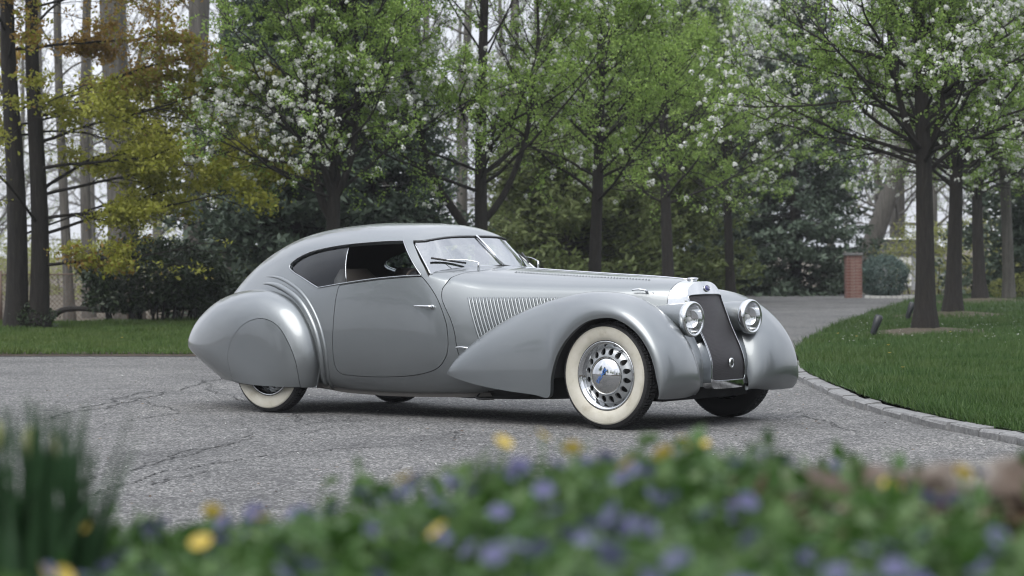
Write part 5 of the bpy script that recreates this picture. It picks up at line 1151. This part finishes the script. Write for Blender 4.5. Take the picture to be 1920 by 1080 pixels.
for k, (x, y, h) in enumerate(((-.06, 0, .215), (-.02, .02, .205), (.02, .0, .20), (.04, .03, .19), (-.05, -.05, .16))):
    b0 = np.array([RD[0]*x+FD[0]*y, RD[1]*x+FD[1]*y, 0]); MB().tube(np.array([b0, b0+[0, 0, h]]), .0035, 6).build('stalk', M['daffodil_leaf'], df)
    MB().lathe([(.001, -.004), (.005, .005), (.007, .015), (.005, .027), (.001, .034)], 10, 'z', tuple(b0+[0, 0, h])).build('bud', M['bud_pale'], df)

# fallen petals, grit and dandelions
rq = np.random.default_rng(77)
def litter(name, pts, z, size, m, label, up_=.004):
    n = len(pts); P = loc(pts[:, 0], pts[:, 1], z+up_); a = rq.uniform(0, 2*np.pi, n); s = size*rq.uniform(.5, 1.4, n); t = np.stack([np.cos(a), np.sin(a), rq.normal(0, .25, n)], 1)*s[:, None]; b = np.stack([-np.sin(a), np.cos(a), rq.normal(0, .25, n)], 1)*(s*.6)[:, None]
    V = np.stack([P-t, P-b*.8, P+t, P+b], 1).reshape(-1, 3); V[:, 2] = np.maximum(V[:, 2], np.repeat(np.broadcast_to(z, n), 4)+.002)
    tag(nobj(name, V, np.arange(4*n).reshape(-1, 4), m, smooth=False), label, 'litter', kind='stuff')
p = np.stack([rq.uniform(11, 30, 520), rq.uniform(-.21, .2, 520)], 1); p[:, 1] *= p[:, 0]; p = p[~inpoly(p, np.array(RIGHT_LAWN)) & ~inpoly(p, np.array(LEFT_LAWN))]; litter('drive_grit', p, 0., .012, M['dead_leaf'], 'dark bits of grit and dry leaf scattered on the asphalt')
p = np.stack([rq.uniform(14, 34, 260), rq.uniform(-.2, .2, 260)], 1); p[:, 1] *= p[:, 0]; p = p[~inpoly(p, np.array(RIGHT_LAWN)) & ~inpoly(p, np.array(LEFT_LAWN))]; litter('drive_petals', p, 0., .009, M['petal_white'], 'fallen white petals scattered on the asphalt')
p = np.stack([33.2+rq.normal(0, 3.5, 420), 5.7+rq.normal(0, 2.0, 420)], 1); p = p[inpoly(p, np.array(RIGHT_LAWN))]; litter('lawn_petals', p, h_right(p)+.06, .014, M['petal_white'], 'fallen white petals lying on the lawn under the blossoming pears')
for d, r in ((33.5, -4.35), (32.2, -5.2), (27, 4.2), (25, 3.9), (22.3, 3.6), (30.2, 4.3), (31.2, 4.2), (30.9, 5.6)):
    z_ = float((h_left if r < 0 else h_right)(np.array([[d, r]]))[0]); e = empty('dandelion', loc(d, r, z_+.085), 'yellow dandelion head standing in the mown grass', 'flower', 'dandelions in the lawns')
    a = link(bpy.data.objects.new('petals', ym), e); a.scale = (1.7, 1.7, 1.7); link(bpy.data.objects.new('stem', stm), e)
# thin haze volume added to lift the dark tones, most on the far trees
hz_m = bpy.data.materials.new('haze'); hz_m.use_nodes = True; t = hz_m.node_tree; t.nodes.clear(); o_ = t.nodes.new('ShaderNodeOutputMaterial'); pv = t.nodes.new('ShaderNodeVolumePrincipled'); pv.inputs['Color'].default_value = (.93, .95, 1, 1); pv.inputs['Density'].default_value = .00042; pv.inputs['Anisotropy'].default_value = .2; t.links.new(pv.outputs[0], o_.inputs['Volume'])
c0 = [tuple(loc(d, r, z)) for z in (-1.2, 18) for d, r in ((-45, -60), (-45, 60), (140, 60), (140, -60))]
hz = nobj('haze', c0, [(3, 2, 1, 0), (4, 5, 6, 7), (1, 5, 4, 0), (2, 6, 5, 1), (3, 7, 6, 2), (0, 4, 7, 3)], hz_m, smooth=False); tag(hz, 'thin pale haze added across the whole garden to lift the dark tones', 'haze', kind='stuff')
